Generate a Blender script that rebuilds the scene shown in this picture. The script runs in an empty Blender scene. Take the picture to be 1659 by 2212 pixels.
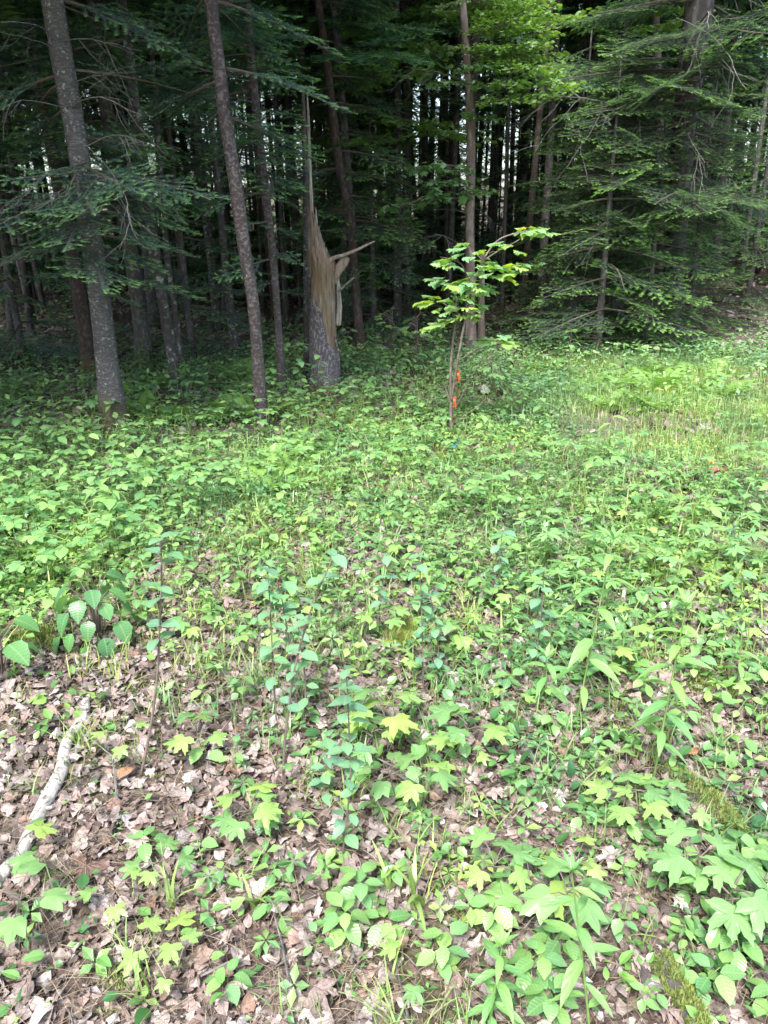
import bpy, math, random
import numpy as np
from mathutils import Vector, Matrix

# ------------------------------------------------------------------ camera, world, sun, exposure
PI = math.pi
rng = np.random.default_rng(11); random.seed(11)
S = bpy.context.scene; COL = S.collection
FPX, CX, CY = 1662.0, 829.5, 1106.0
CAM = np.array([0.0, 0.0, 1.5])
PITCH, ROLL = math.radians(21.0), math.radians(1.0)
f0 = np.array([0, math.cos(PITCH), -math.sin(PITCH)]); u0 = np.array([0, math.sin(PITCH), math.cos(PITCH)]); r0 = np.array([1.0, 0, 0])
RR = math.cos(ROLL)*r0 - math.sin(ROLL)*u0
UU = math.sin(ROLL)*r0 + math.cos(ROLL)*u0
cam_d = bpy.data.cameras.new('camera'); cam = bpy.data.objects.new('camera', cam_d); COL.objects.link(cam)
cam_d.sensor_fit = 'VERTICAL'; cam_d.sensor_height = 24.0; cam_d.lens = 24.0*FPX/2212.0
cam_d.clip_start = 0.05; cam_d.clip_end = 800
cm = Matrix.Identity(4)
for i in range(3):
    cm[i][0] = RR[i]; cm[i][1] = UU[i]; cm[i][2] = -f0[i]; cm[i][3] = CAM[i]
cam.matrix_world = cm
S.camera = cam

SUN_EL, SUN_AZ = math.radians(57), math.radians(198)     # azimuth clockwise from +Y: behind the camera, a little to its left
W = bpy.data.worlds.new("World"); S.world = W; W.use_nodes = True
wn = W.node_tree.nodes; wl = W.node_tree.links; wn.clear()
sky = wn.new('ShaderNodeTexSky'); sky.sky_type = 'NISHITA'; sky.sun_disc = False
sky.sun_elevation = SUN_EL; sky.sun_rotation = SUN_AZ; sky.air_density = 1.0; sky.dust_density = 3.0
hs = wn.new('ShaderNodeHueSaturation'); hs.inputs['Saturation'].default_value = 0.85
bg = wn.new('ShaderNodeBackground'); bg.inputs['Strength'].default_value = 0.15
wo = wn.new('ShaderNodeOutputWorld')
wl.new(sky.outputs[0], hs.inputs['Color']); wl.new(hs.outputs[0], bg.inputs[0]); wl.new(bg.outputs[0], wo.inputs[0])
sd = bpy.data.lights.new('sun', 'SUN'); sd.energy = 2.3; sd.angle = math.radians(13); sd.color = (1.0, 0.985, 0.96)
so = bpy.data.objects.new('sun', sd); COL.objects.link(so)
sv = Vector((math.sin(SUN_AZ)*math.cos(SUN_EL), math.cos(SUN_AZ)*math.cos(SUN_EL), math.sin(SUN_EL)))
so.rotation_euler = sv.to_track_quat('Z', 'Y').to_euler(); so.location = (3, -4, 12)
S.view_settings.view_transform = 'Standard'; S.view_settings.look = 'None'
S.view_settings.gamma = 1.0; S.view_settings.use_curve_mapping = False
S.view_settings.exposure = 2.02
S.cycles.use_denoising = True
S.cycles.max_bounces = 6; S.cycles.diffuse_bounces = 3; S.cycles.glossy_bounces = 2
S.cycles.transmission_bounces = 4; S.cycles.transparent_max_bounces = 4; S.cycles.caustics_reflective = False; S.cycles.caustics_refractive = False

# ------------------------------------------------------------------ noise and ground height
def _hash(ix, iy, seed):
    n = (ix.astype(np.int64)*374761393 + iy.astype(np.int64)*668265263 + seed*1442695041) & 0xffffffff
    n = ((n ^ (n >> 13))*1274126177) & 0xffffffff
    return ((n ^ (n >> 16)) & 0xffff)/65535.0
def vn(x, y, seed=0):
    x = np.asarray(x, float); y = np.asarray(y, float)
    ix = np.floor(x); iy = np.floor(y); fx = x-ix; fy = y-iy
    fx = fx*fx*(3-2*fx); fy = fy*fy*(3-2*fy)
    a = _hash(ix, iy, seed); b = _hash(ix+1, iy, seed); c = _hash(ix, iy+1, seed); d = _hash(ix+1, iy+1, seed)
    return (a*(1-fx)+b*fx)*(1-fy) + (c*(1-fx)+d*fx)*fy
def fbm(x, y, seed=0, o=3):
    s = 0; amp = .5; t = 0
    for k in range(o):
        s = s + amp*vn(np.asarray(x)*2**k, np.asarray(y)*2**k, seed+k*17); t += amp; amp *= .5
    return s/t
def H(x, y):
    x = np.asarray(x, float); y = np.asarray(y, float)
    h = .22*(fbm(x*.35+3, y*.35, 5, 2)-.5) + .07*(vn(x*2.1, y*2.1, 9)-.5) + .025*(vn(x*7, y*7, 19)-.5)
    h = h*np.clip((y-.2)/3.0, .35, 1)
    h = h + .035*np.maximum(0, y-13) + .10*np.clip(x-3.2, 0, 6)*np.clip((y-8)/5, 0, 1)
    return h
def Hs(x, y): return float(H(x, y))
def ray(px, py):
    d = f0 + (px-CX)/FPX*RR - (py-CY)/FPX*UU
    return d
def G(px, py):
    """ground point seen at a place in the photograph (photo taken as 1659 x 2212)"""
    d = ray(px, py); z = 0.0
    for _ in range(8):
        t = (z-CAM[2])/d[2]; p = CAM+t*d; z = Hs(p[0], p[1])
    return np.array([p[0], p[1], z])
def at(px, py, Y):
    d = ray(px, py); t = Y/d[1]
    return CAM+t*d
def pxm(p):
    """metres per photo pixel at point p"""
    return float(np.dot(np.asarray(p)-CAM, f0))/FPX

# ------------------------------------------------------------------ mesh helpers
def mk(name, V, F, mats, uv=None, smooth=False, mi=None):
    V = np.asarray(V, np.float32).reshape(-1, 3); F = np.asarray(F, np.int32).reshape(-1, 3)
    me = bpy.data.meshes.new(name)
    me.vertices.add(len(V)); me.vertices.foreach_set('co', V.ravel())
    me.loops.add(F.size); me.loops.foreach_set('vertex_index', F.ravel())
    me.polygons.add(len(F)); me.polygons.foreach_set('loop_start', np.arange(0, F.size, 3, dtype=np.int32))
    me.polygons.foreach_set('loop_total', np.full(len(F), 3, np.int32))
    if uv is not None:
        l = me.uv_layers.new(name='uv'); l.data.foreach_set('uv', np.asarray(uv, np.float32)[F.ravel()].ravel())
    for m in (mats if isinstance(mats, (list, tuple)) else [mats]): me.materials.append(m)
    if mi is not None: me.polygons.foreach_set('material_index', np.asarray(mi, np.int32))
    me.polygons.foreach_set('use_smooth', np.full(len(F), bool(smooth)))
    me.update(calc_edges=True)
    return me
def ob(name, me, parent=None, M=None):
    o = bpy.data.objects.new(name, me); COL.objects.link(o)
    if parent is not None: o.parent = parent
    if M is not None: o.matrix_basis = M if isinstance(M, Matrix) else Matrix.Translation(M)
    return o
def tag(o, label, cat, group=None, kind=None):
    if kind: o['kind'] = kind
    if label: o['label'] = label
    if cat: o['category'] = cat
    if group: o['group'] = group
    return o
def structure(o): o['kind'] = 'structure'; return o
def copy_thing(root, M, label=None, group=None):
    def rec(o, p):
        c = o.copy(); COL.objects.link(c)
        if p is not None: c.parent = p; c.matrix_parent_inverse = o.matrix_parent_inverse
        for ch in o.children: rec(ch, c)
        return c
    r = rec(root, None); r.matrix_basis = M
    if label: r['label'] = label
    if group: r['group'] = group
    return r
class Acc:
    def __init__(s): s.V = []; s.F = []; s.U = []; s.M = []; s.n = 0
    def add(s, V, F, U=None, m=0):
        V = np.asarray(V, float).reshape(-1, 3); F = np.asarray(F, np.int64).reshape(-1, 3)
        s.V.append(V); s.F.append(F+s.n); s.U.append(np.zeros((len(V), 2)) if U is None else np.asarray(U, float)); s.M.append(np.full(len(F), m)); s.n += len(V)
    def scat(s, T, P, R, sc, m=0, U=None):
        """many copies of template T=(V,F,U) at P (n,3), rotations R (n,3,3), scales sc (n,) or (n,3)"""
        n = len(P)
        if n == 0: return
        V, F, UV = T; V = np.asarray(V); F = np.asarray(F)
        sc = np.asarray(sc, float); sc = np.repeat(sc[:, None], 3, 1) if sc.ndim == 1 else sc
        X = np.einsum('nij,nvj->nvi', R, V[None]*sc[:, None, :]) + np.asarray(P)[:, None, :]
        FF = F[None] + (np.arange(n)*len(V))[:, None, None]
        s.add(X.reshape(-1, 3), FF.reshape(-1, 3), np.tile(UV if U is None else U, (n, 1)), m)
    def get(s): return np.concatenate(s.V), np.concatenate(s.F), np.concatenate(s.U), np.concatenate(s.M)
    def mesh(s, name, mats, smooth=False):
        V, F, U, M = s.get(); return mk(name, V, F, mats, U, smooth, M)
def rot(yaw, tilt=0, roll=0):
    """rotations n,3,3: roll about x, tilt raises +x, yaw about z"""
    yaw, tilt, roll = np.broadcast_arrays(np.atleast_1d(np.asarray(yaw, float)), np.asarray(tilt, float), np.asarray(roll, float))
    cy, sy, ct, st, cr, sr = np.cos(yaw), np.sin(yaw), np.cos(tilt), np.sin(tilt), np.cos(roll), np.sin(roll)
    R = np.empty((len(yaw), 3, 3))
    # Rz * Ry(-tilt) * Rx(roll)
    R[:, 0, 0] = cy*ct; R[:, 0, 1] = -sy*cr - cy*st*sr; R[:, 0, 2] = sy*sr - cy*st*cr
    R[:, 1, 0] = sy*ct; R[:, 1, 1] = cy*cr - sy*st*sr; R[:, 1, 2] = -cy*sr - sy*st*cr
    R[:, 2, 0] = st; R[:, 2, 1] = ct*sr; R[:, 2, 2] = ct*cr
    return R
def M4(p, yaw=0, tilt=0, roll=0, s=1.0):
    R = rot(yaw, tilt, roll)[0]*s; M = Matrix.Identity(4)
    for i in range(3):
        for j in range(3): M[i][j] = R[i, j]
        M[i][3] = p[i]
    return M
def tube(P, r, n=8, rough=0.0, seed=0, cap=True, flute=0.0):
    P = np.asarray(P, float); k = len(P); r = np.broadcast_to(np.asarray(r, float), (k,))
    T = np.gradient(P, axis=0); T /= np.linalg.norm(T, axis=1)[:, None]+1e-9
    ref = np.array([0, 1.0, 0]) if abs(T[:, 1]).mean() < .8 else np.array([1.0, 0, 0])
    A = np.cross(T, ref); A /= np.linalg.norm(A, axis=1)[:, None]; B = np.cross(T, A)
    a = np.arange(n)*2*PI/n
    L = np.concatenate([[0], np.cumsum(np.linalg.norm(np.diff(P, axis=0), axis=1))])
    rad = np.repeat(r[:, None], n, 1)
    if rough:
        aa, ll = np.meshgrid(a, L)
        q = vn(np.cos(aa)*2.2+ll*1.5+seed, np.sin(aa)*2.2+ll*2+seed*3, seed) + .6*vn(np.cos(aa)*6+seed, np.sin(aa)*6+ll*9, seed+5) - .8
        rad = rad*(1+rough*q)
    V = P[:, None, :] + rad[:, :, None]*(np.cos(a)[None, :, None]*A[:, None, :] + np.sin(a)[None, :, None]*B[:, None, :])
    i, j = np.meshgrid(np.arange(k-1), np.arange(n), indexing='ij'); j2 = (j+1) % n
    a0 = i*n+j; a1 = i*n+j2; b0 = (i+1)*n+j; b1 = (i+1)*n+j2
    F = np.concatenate([np.stack([a0, a1, b1], -1).reshape(-1, 3), np.stack([a0, b1, b0], -1).reshape(-1, 3)])
    V = V.reshape(-1, 3); U = np.stack([np.tile(np.arange(n)/n, k), np.repeat(L, n)], 1)
    if cap:
        c = len(V); V = np.vstack([V, P[-1:], P[:1]]); U = np.vstack([U, [[.5, L[-1]], [.5, 0]]])
        e = np.arange(n); F = np.vstack([F, np.stack([(k-1)*n+e, (k-1)*n+(e+1) % n, np.full(n, c)], 1), np.stack([(e+1) % n, e, np.full(n, c+1)], 1)])
    return V, F, U
def smooth_path(P, per=6):
    P = np.asarray(P, float); k = len(P)
    t = np.arange(k); tt = np.linspace(0, k-1, (k-1)*per+1); out = []
    for x in tt:
        i = min(int(x), k-2); f = x-i
        p0 = P[max(i-1, 0)]; p1 = P[i]; p2 = P[i+1]; p3 = P[min(i+2, k-1)]
        out.append(.5*((2*p1)+(-p0+p2)*f+(2*p0-5*p1+4*p2-p3)*f*f+(-p0+3*p1-3*p2+p3)*f**3))
    return np.array(out)

# ------------------------------------------------------------------ materials
def new_mat(name):
    m = bpy.data.materials.new(name); m.use_nodes = True; nt = m.node_tree; nt.nodes.clear()
    return m, nt.nodes, nt.links
def N(nodes, typ, **kw):
    n = nodes.new(typ)
    for k, v in kw.items():
        if k.startswith('_'): setattr(n, k[1:], v)
        else: n.inputs[k.replace('__', ' ')].default_value = v
    return n
def ramp(nodes, stops, interp='LINEAR'):
    r = nodes.new('ShaderNodeValToRGB'); e = r.color_ramp.elements; r.color_ramp.interpolation = interp
    while len(e) > 1: e.remove(e[0])
    e[0].position = stops[0][0]; e[0].color = (*stops[0][1], 1)
    for p, c in stops[1:]:
        x = e.new(p); x.color = (*c, 1)
    return r
def math_(nd, ln, op, a, b=None):
    m = nd.new('ShaderNodeMath'); m.operation = op
    for i, v in enumerate((a, b)):
        if v is None: continue
        if isinstance(v, (int, float)): m.inputs[i].default_value = v
        else: ln.new(v, m.inputs[i])
    return m.outputs[0]
def mixc(nd, ln, f, a, b, bt='MIX'):
    m = nd.new('ShaderNodeMix'); m.data_type = 'RGBA'; m.blend_type = bt
    for s, v in ((0, f), (6, a), (7, b)):
        if isinstance(v, (int, float)): m.inputs[s].default_value = v
        elif isinstance(v, tuple): m.inputs[s].default_value = (*v, 1)
        else: ln.new(v, m.inputs[s])
    return m.outputs[2]
def leaf_mat(name, cols, rough=.42, trans=.36, tcol=(1.2, 1.4, .62), vein=None, objrand=False, spec=.5, blotch=.25, isl=True, patch=0):
    m, nd, ln = new_mat(name)
    geo = nd.new('ShaderNodeNewGeometry'); oi = nd.new('ShaderNodeObjectInfo')
    tc = nd.new('ShaderNodeTexCoord')
    if objrand and isl: r = math_(nd, ln, 'FRACT', math_(nd, ln, 'ADD', math_(nd, ln, 'MULTIPLY', geo.outputs['Random Per Island'], .6), oi.outputs['Random']))
    elif objrand: r = oi.outputs['Random']
    else: r = geo.outputs['Random Per Island']
    n = len(cols); cols = [tuple(a*b for a, b in zip([v*.95+.05*(.3*c[0]+.6*c[1]+.1*c[2]) for v in c], (1.02, .97, 1.12))) for c in cols]
    rp = ramp(nd, [((i+.0)/(n-1) if n > 1 else 0, c) for i, c in enumerate(cols)]); ln.new(r, rp.inputs[0])
    c = rp.outputs[0]
    nz = N(nd, 'ShaderNodeTexNoise', Scale=26.0, Detail=2.0); ln.new(tc.outputs['Object'], nz.inputs['Vector'])
    c = mixc(nd, ln, 1.0, c, mixc(nd, ln, nz.outputs[0], (1-blotch,)*3, (1+blotch,)*3), 'MULTIPLY')
    if patch:     # species patches: broad areas that are yellower or darker green
        n9 = N(nd, 'ShaderNodeTexNoise', Scale=1.1, Detail=3.0, Roughness=.6); ln.new(tc.outputs['Object'], n9.inputs['Vector'])
        r9 = ramp(nd, [(.34, (.62, .74, .9)), (.47, (.95, .97, 1.0)), (.55, (1.2, 1.14, 1.0)), (.66, (1.55, 1.34, .85))]); ln.new(n9.outputs[0], r9.inputs[0])
        c = mixc(nd, ln, patch, c, mixc(nd, ln, 1.0, c, r9.outputs[0], 'MULTIPLY'))
    bump = None
    if vein:
        uv = nd.new('ShaderNodeUVMap'); sp = nd.new('ShaderNodeSeparateXYZ'); ln.new(uv.outputs[0], sp.inputs[0])
        u = sp.outputs[0]; v = math_(nd, ln, 'ABSOLUTE', math_(nd, ln, 'SUBTRACT', sp.outputs[1], .5))
        if vein == 'maple':
            ds = []
            for k in (0, 40, 82):
                s_, c_ = math.sin(math.radians(k)), math.cos(math.radians(k))
                ds.append(math_(nd, ln, 'ABSOLUTE', math_(nd, ln, 'SUBTRACT', math_(nd, ln, 'MULTIPLY', u, s_), math_(nd, ln, 'MULTIPLY', v, c_))))
            d = math_(nd, ln, 'MINIMUM', math_(nd, ln, 'MINIMUM', ds[0], ds[1]), ds[2])
            mk_ = math_(nd, ln, 'LESS_THAN', d, .012)
            side = math_(nd, ln, 'MULTIPLY', 0.0, 1.0)
        else:
            mid = math_(nd, ln, 'LESS_THAN', v, .035)
            w = math_(nd, ln, 'FRACT', math_(nd, ln, 'SUBTRACT', math_(nd, ln, 'MULTIPLY', u, vein), math_(nd, ln, 'MULTIPLY', v, 2.6)))
            side = math_(nd, ln, 'ABSOLUTE', math_(nd, ln, 'SUBTRACT', w, .5))
            mk_ = math_(nd, ln, 'MAXIMUM', mid, math_(nd, ln, 'MULTIPLY', math_(nd, ln, 'LESS_THAN', side, .1), .5))
            bump = side
        c = mixc(nd, ln, math_(nd, ln, 'MULTIPLY', mk_, .26), c, (.34, .46, .2))
    # paler underside
    c = mixc(nd, ln, math_(nd, ln, 'MULTIPLY', geo.outputs['Backfacing'], .18), c, (.3, .4, .25))
    bs = N(nd, 'ShaderNodeBsdfPrincipled', Roughness=rough); bs.inputs['Specular IOR Level'].default_value = spec
    ln.new(c, bs.inputs['Base Color'])
    if bump is not None:
        b = N(nd, 'ShaderNodeBump', Strength=.5, Distance=.002); ln.new(bump, b.inputs['Height']); ln.new(b.outputs[0], bs.inputs['Normal'])
    tr = nd.new('ShaderNodeBsdfTranslucent'); ln.new(mixc(nd, ln, 1.0, c, tcol, 'MULTIPLY'), tr.inputs[0])
    mx = nd.new('ShaderNodeMixShader'); mx.inputs[0].default_value = trans
    ln.new(bs.outputs[0], mx.inputs[1]); ln.new(tr.outputs[0], mx.inputs[2])
    o = nd.new('ShaderNodeOutputMaterial'); ln.new(mx.outputs[0], o.inputs[0])
    return m
def bark_mat(name, c1, c2, c3, scale=18, zst=.25, lichen=None, lam=.5, bump=.6, moss=None, rough=.85, plates=True, lsc=14.0):
    """c1 dark cracks, c2 main, c3 pale; lichen blotches; moss rises to a height above the base"""
    m, nd, ln = new_mat(name)
    tc = nd.new('ShaderNodeTexCoord'); mp = nd.new('ShaderNodeMapping'); mp.inputs['Scale'].default_value = (1, 1, zst)
    ln.new(tc.outputs['Object'], mp.inputs[0])
    nz = N(nd, 'ShaderNodeTexNoise', Scale=scale, Detail=6.0, Roughness=.68); ln.new(mp.outputs[0], nz.inputs['Vector'])
    vo = N(nd, 'ShaderNodeTexVoronoi', Scale=scale*1.6); ln.new(mp.outputs[0], vo.inputs['Vector'])
    h = math_(nd, ln, 'ADD', nz.outputs[0], math_(nd, ln, 'MULTIPLY', vo.outputs['Distance'], .35 if plates else .05))
    rp = ramp(nd, [(.30, c1), (.5, c2), (.66, c2), (.86, c3)]); ln.new(h, rp.inputs[0]); c = rp.outputs[0]
    n3 = N(nd, 'ShaderNodeTexNoise', Scale=2.2, Detail=3.0); ln.new(tc.outputs['Object'], n3.inputs['Vector'])
    c = mixc(nd, ln, 1.0, c, mixc(nd, ln, n3.outputs[0], (.55, .55, .55), (1.45, 1.42, 1.4)), 'MULTIPLY')
    if lichen:
        n2 = N(nd, 'ShaderNodeTexNoise', Scale=lsc, Detail=4.0, Roughness=.6); ln.new(tc.outputs['Object'], n2.inputs['Vector'])
        r2 = ramp(nd, [(lam, (0, 0, 0)), (lam+.05, (1, 1, 1))]); ln.new(n2.outputs[0], r2.inputs[0])
        c = mixc(nd, ln, math_(nd, ln, 'MULTIPLY', r2.outputs[0], .8), c, lichen)
    if moss:
        sp = nd.new('ShaderNodeSeparateXYZ'); ln.new(tc.outputs['Object'], sp.inputs[0])
        g = math_(nd, ln, 'ADD', math_(nd, ln, 'MULTIPLY', sp.outputs[2], 1/moss[0]), math_(nd, ln, 'MULTIPLY', n3.outputs[0], .9))
        r3 = ramp(nd, [(.75, (1, 1, 1)), (1.1, (0, 0, 0))]); ln.new(g, r3.inputs[0])
        c = mixc(nd, ln, math_(nd, ln, 'MULTIPLY', r3.outputs[0], .75), c, moss[1])
    b = N(nd, 'ShaderNodeBump', Strength=bump, Distance=.012); ln.new(h, b.inputs['Height'])
    bs = N(nd, 'ShaderNodeBsdfPrincipled', Roughness=rough); bs.inputs['Specular IOR Level'].default_value = .3
    ln.new(c, bs.inputs['Base Color']); ln.new(b.outputs[0], bs.inputs['Normal'])
    o = nd.new('ShaderNodeOutputMaterial'); ln.new(bs.outputs[0], o.inputs[0])
    return m
def simple_mat(name, cols, rough=.8, objrand=True, nscale=30, bump=.3, spec=.3):
    m, nd, ln = new_mat(name)
    tc = nd.new('ShaderNodeTexCoord'); nz = N(nd, 'ShaderNodeTexNoise', Scale=nscale, Detail=5.0); ln.new(tc.outputs['Object'], nz.inputs['Vector'])
    n = len(cols); rp = ramp(nd, [(.3+.4*i/max(1, n-1), c) for i, c in enumerate(cols)]); ln.new(nz.outputs[0], rp.inputs[0])
    b = N(nd, 'ShaderNodeBump', Strength=bump, Distance=.005); ln.new(nz.outputs[0], b.inputs['Height'])
    bs = N(nd, 'ShaderNodeBsdfPrincipled', Roughness=rough); bs.inputs['Specular IOR Level'].default_value = spec
    ln.new(rp.outputs[0], bs.inputs['Base Color']); ln.new(b.outputs[0], bs.inputs['Normal'])
    o = nd.new('ShaderNodeOutputMaterial'); ln.new(bs.outputs[0], o.inputs[0])
    return m

# needles: uv.x = age (1 = this year's tips)
def needle_mat(name, dark, mid, tip, tipamt=1.0):
    m, nd, ln = new_mat(name)
    uv = nd.new('ShaderNodeUVMap'); sp = nd.new('ShaderNodeSeparateXYZ'); ln.new(uv.outputs[0], sp.inputs[0])
    oi = nd.new('ShaderNodeObjectInfo')
    c = mixc(nd, ln, sp.outputs[1], dark, mid)
    f = math_(nd, ln, 'MULTIPLY', math_(nd, ln, 'MULTIPLY', sp.outputs[0], tipamt), math_(nd, ln, 'ADD', math_(nd, ln, 'MULTIPLY', oi.outputs['Random'], .8), .35))
    f = math_(nd, ln, 'MINIMUM', f, 1.0)
    c = mixc(nd, ln, f, c, tip)
    bs = N(nd, 'ShaderNodeBsdfPrincipled', Roughness=.5); ln.new(c, bs.inputs['Base Color'])
    tr = nd.new('ShaderNodeBsdfTranslucent'); ln.new(c, tr.inputs[0])
    mx = nd.new('ShaderNodeMixShader'); mx.inputs[0].default_value = .38
    ln.new(bs.outputs[0], mx.inputs[1]); ln.new(tr.outputs[0], mx.inputs[2])
    o = nd.new('ShaderNodeOutputMaterial'); ln.new(mx.outputs[0], o.inputs[0])
    return m

M = {}
M['needle'] = needle_mat('fir_needles', (.035, .10, .085), (.10, .215, .185), (.28, .54, .16), 1.15)
M['needle_dk'] = needle_mat('spruce_needles', (.016, .05, .032), (.045, .115, .068), (.26, .50, .10), 1.1)
M['needle_bg'] = needle_mat('far_needles', (.03, .08, .045), (.085, .18, .085), (.20, .38, .09), .8)
M['twig'] = simple_mat('conifer_twig', [(.05, .04, .03), (.12, .10, .08)])
M['deadwood'] = simple_mat('dead_branch_grey', [(.06, .055, .05), (.17, .165, .155)])
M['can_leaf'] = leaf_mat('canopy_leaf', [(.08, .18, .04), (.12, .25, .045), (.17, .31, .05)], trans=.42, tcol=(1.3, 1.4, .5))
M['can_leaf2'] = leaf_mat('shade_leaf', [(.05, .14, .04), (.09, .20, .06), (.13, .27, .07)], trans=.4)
M['bark_fir'] = bark_mat('fir_bark', (.018, .016, .016), (.066, .063, .060), (.13, .125, .12), scale=26, zst=3.4, lichen=(.26, .29, .28), lam=.60, bump=.8, plates=True, lsc=38.0, moss=(.5, (.07, .06, .02)))
M['bark_slim'] = bark_mat('slim_fir_bark', (.016, .012, .012), (.045, .036, .037), (.12, .105, .10), scale=30, zst=1.2, lichen=(.26, .28, .26), lam=.66, bump=.7, lsc=34.0)
M['bark_dark'] = bark_mat('dark_bark', (.016, .015, .015), (.058, .054, .052), (.12, .115, .11), scale=22, zst=.6, bump=.5, moss=(.4, (.05, .06, .02)))
M['bark_brown'] = bark_mat('brown_bark', (.014, .010, .009), (.042, .030, .026), (.085, .068, .058), scale=24, zst=.7, lichen=(.2, .22, .2), lam=.7, bump=.5, moss=(.3, (.12, .07, .03)))
M['bark_lichen'] = bark_mat('lichen_bark', (.010, .009, .008), (.04, .036, .032), (.09, .085, .08), scale=22, zst=.8, lichen=(.22, .26, .235), lam=.58, bump=.6, lsc=16.0)
M['bark_birch'] = bark_mat('pale_bark', (.03, .022, .018), (.13, .10, .085), (.26, .23, .2), scale=12, zst=.35, lichen=(.27, .3, .26), lam=.62, bump=.5)
M['bark_rough'] = bark_mat('rough_bark', (.009, .008, .007), (.042, .038, .036), (.10, .092, .085), scale=14, zst=.35, lichen=(.18, .19, .17), lam=.62, bump=1.0)
M['bark_stump'] = bark_mat('stump_bark', (.02, .017, .017), (.08, .072, .075), (.24, .225, .235), scale=46, zst=.55, bump=1.0, moss=(.16, (.14, .07, .035)))
# bare wood of the stump: tan with rust streaks
def wood_mat(name, cols, green=True):
    m, nd, ln = new_mat(name)
    tc = nd.new('ShaderNodeTexCoord'); mp = nd.new('ShaderNodeMapping'); mp.inputs['Scale'].default_value = (1, 1, .13)
    ln.new(tc.outputs['Object'], mp.inputs[0])
    nz = N(nd, 'ShaderNodeTexNoise', Scale=42.0, Detail=5.0, Roughness=.65); ln.new(mp.outputs[0], nz.inputs['Vector'])
    rp = ramp(nd, [(.28+.44*i/(len(cols)-1), c) for i, c in enumerate(cols)]); ln.new(nz.outputs[0], rp.inputs[0]); c = rp.outputs[0]
    n2 = N(nd, 'ShaderNodeTexNoise', Scale=5.0, Detail=4.0); ln.new(tc.outputs['Object'], n2.inputs['Vector'])
    r2 = ramp(nd, [(.46, (0, 0, 0)), (.62, (1, 1, 1))]); ln.new(n2.outputs[0], r2.inputs[0])
    c = mixc(nd, ln, math_(nd, ln, 'MULTIPLY', r2.outputs[0], .5), c, (.18, .095, .05))
    if green:
        n4 = N(nd, 'ShaderNodeTexNoise', Scale=3.4, Detail=3.0); mp4 = nd.new('ShaderNodeMapping'); mp4.inputs['Location'].default_value = (3, 5, 1)
        ln.new(tc.outputs['Object'], mp4.inputs[0]); ln.new(mp4.outputs[0], n4.inputs['Vector'])
        r4 = ramp(nd, [(.52, (0, 0, 0)), (.66, (1, 1, 1))]); ln.new(n4.outputs[0], r4.inputs[0])
        c = mixc(nd, ln, math_(nd, ln, 'MULTIPLY', r4.outputs[0], .3), c, (.12, .11, .04))
    b = N(nd, 'ShaderNodeBump', Strength=1.0, Distance=.02); ln.new(nz.outputs[0], b.inputs['Height'])
    bs = N(nd, 'ShaderNodeBsdfPrincipled', Roughness=.75); bs.inputs['Specular IOR Level'].default_value = .3
    ln.new(c, bs.inputs['Base Color']); ln.new(b.outputs[0], bs.inputs['Normal'])
    o = nd.new('ShaderNodeOutputMaterial'); ln.new(bs.outputs[0], o.inputs[0])
    return m
M['wood'] = wood_mat('weathered_wood', [(.025, .018, .014), (.13, .10, .075), (.19, .15, .115), (.33, .285, .23)])
M['wood_grey'] = wood_mat('grey_splinter_wood', [(.09, .08, .065), (.22, .20, .165), (.36, .34, .29)], False)
# forest floor
def floor_mat():
    m, nd, ln = new_mat('forest_floor')
    tc = nd.new('ShaderNodeTexCoord')
    vo = N(nd, 'ShaderNodeTexVoronoi', Scale=60.0); ln.new(tc.outputs['Object'], vo.inputs['Vector'])
    rp = ramp(nd, [(0, (.05, .038, .033)), (.3, (.10, .075, .065)), (.55, (.17, .135, .12)), (.8, (.22, .18, .16)), (1, (.12, .085, .07))]); ln.new(vo.outputs['Color'], rp.inputs[0])
    nz = N(nd, 'ShaderNodeTexNoise', Scale=55.0, Detail=6.0, Roughness=.7); ln.new(tc.outputs['Object'], nz.inputs['Vector'])
    c = mixc(nd, ln, 1.0, rp.outputs[0], mixc(nd, ln, nz.outputs[0], (.35, .33, .3), (1.4, 1.35, 1.3)), 'MULTIPLY')
    n2 = N(nd, 'ShaderNodeTexNoise', Scale=1.3, Detail=4.0); ln.new(tc.outputs['Object'], n2.inputs['Vector'])
    r2 = ramp(nd, [(.50, (0, 0, 0)), (.62, (1, 1, 1))]); ln.new(n2.outputs[0], r2.inputs[0])
    c = mixc(nd, ln, math_(nd, ln, 'MULTIPLY', r2.outputs[0], .55), c, (.055, .075, .018))
    hh = math_(nd, ln, 'ADD', nz.outputs[0], vo.outputs['Distance'])
    b = N(nd, 'ShaderNodeBump', Strength=.9, Distance=.02); ln.new(hh, b.inputs['Height'])
    bs = N(nd, 'ShaderNodeBsdfPrincipled', Roughness=.95); bs.inputs['Specular IOR Level'].default_value = .2
    ln.new(c, bs.inputs['Base Color']); ln.new(b.outputs[0], bs.inputs['Normal'])
    o = nd.new('ShaderNodeOutputMaterial'); ln.new(bs.outputs[0], o.inputs[0])
    return m
M['floor'] = floor_mat()
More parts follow.
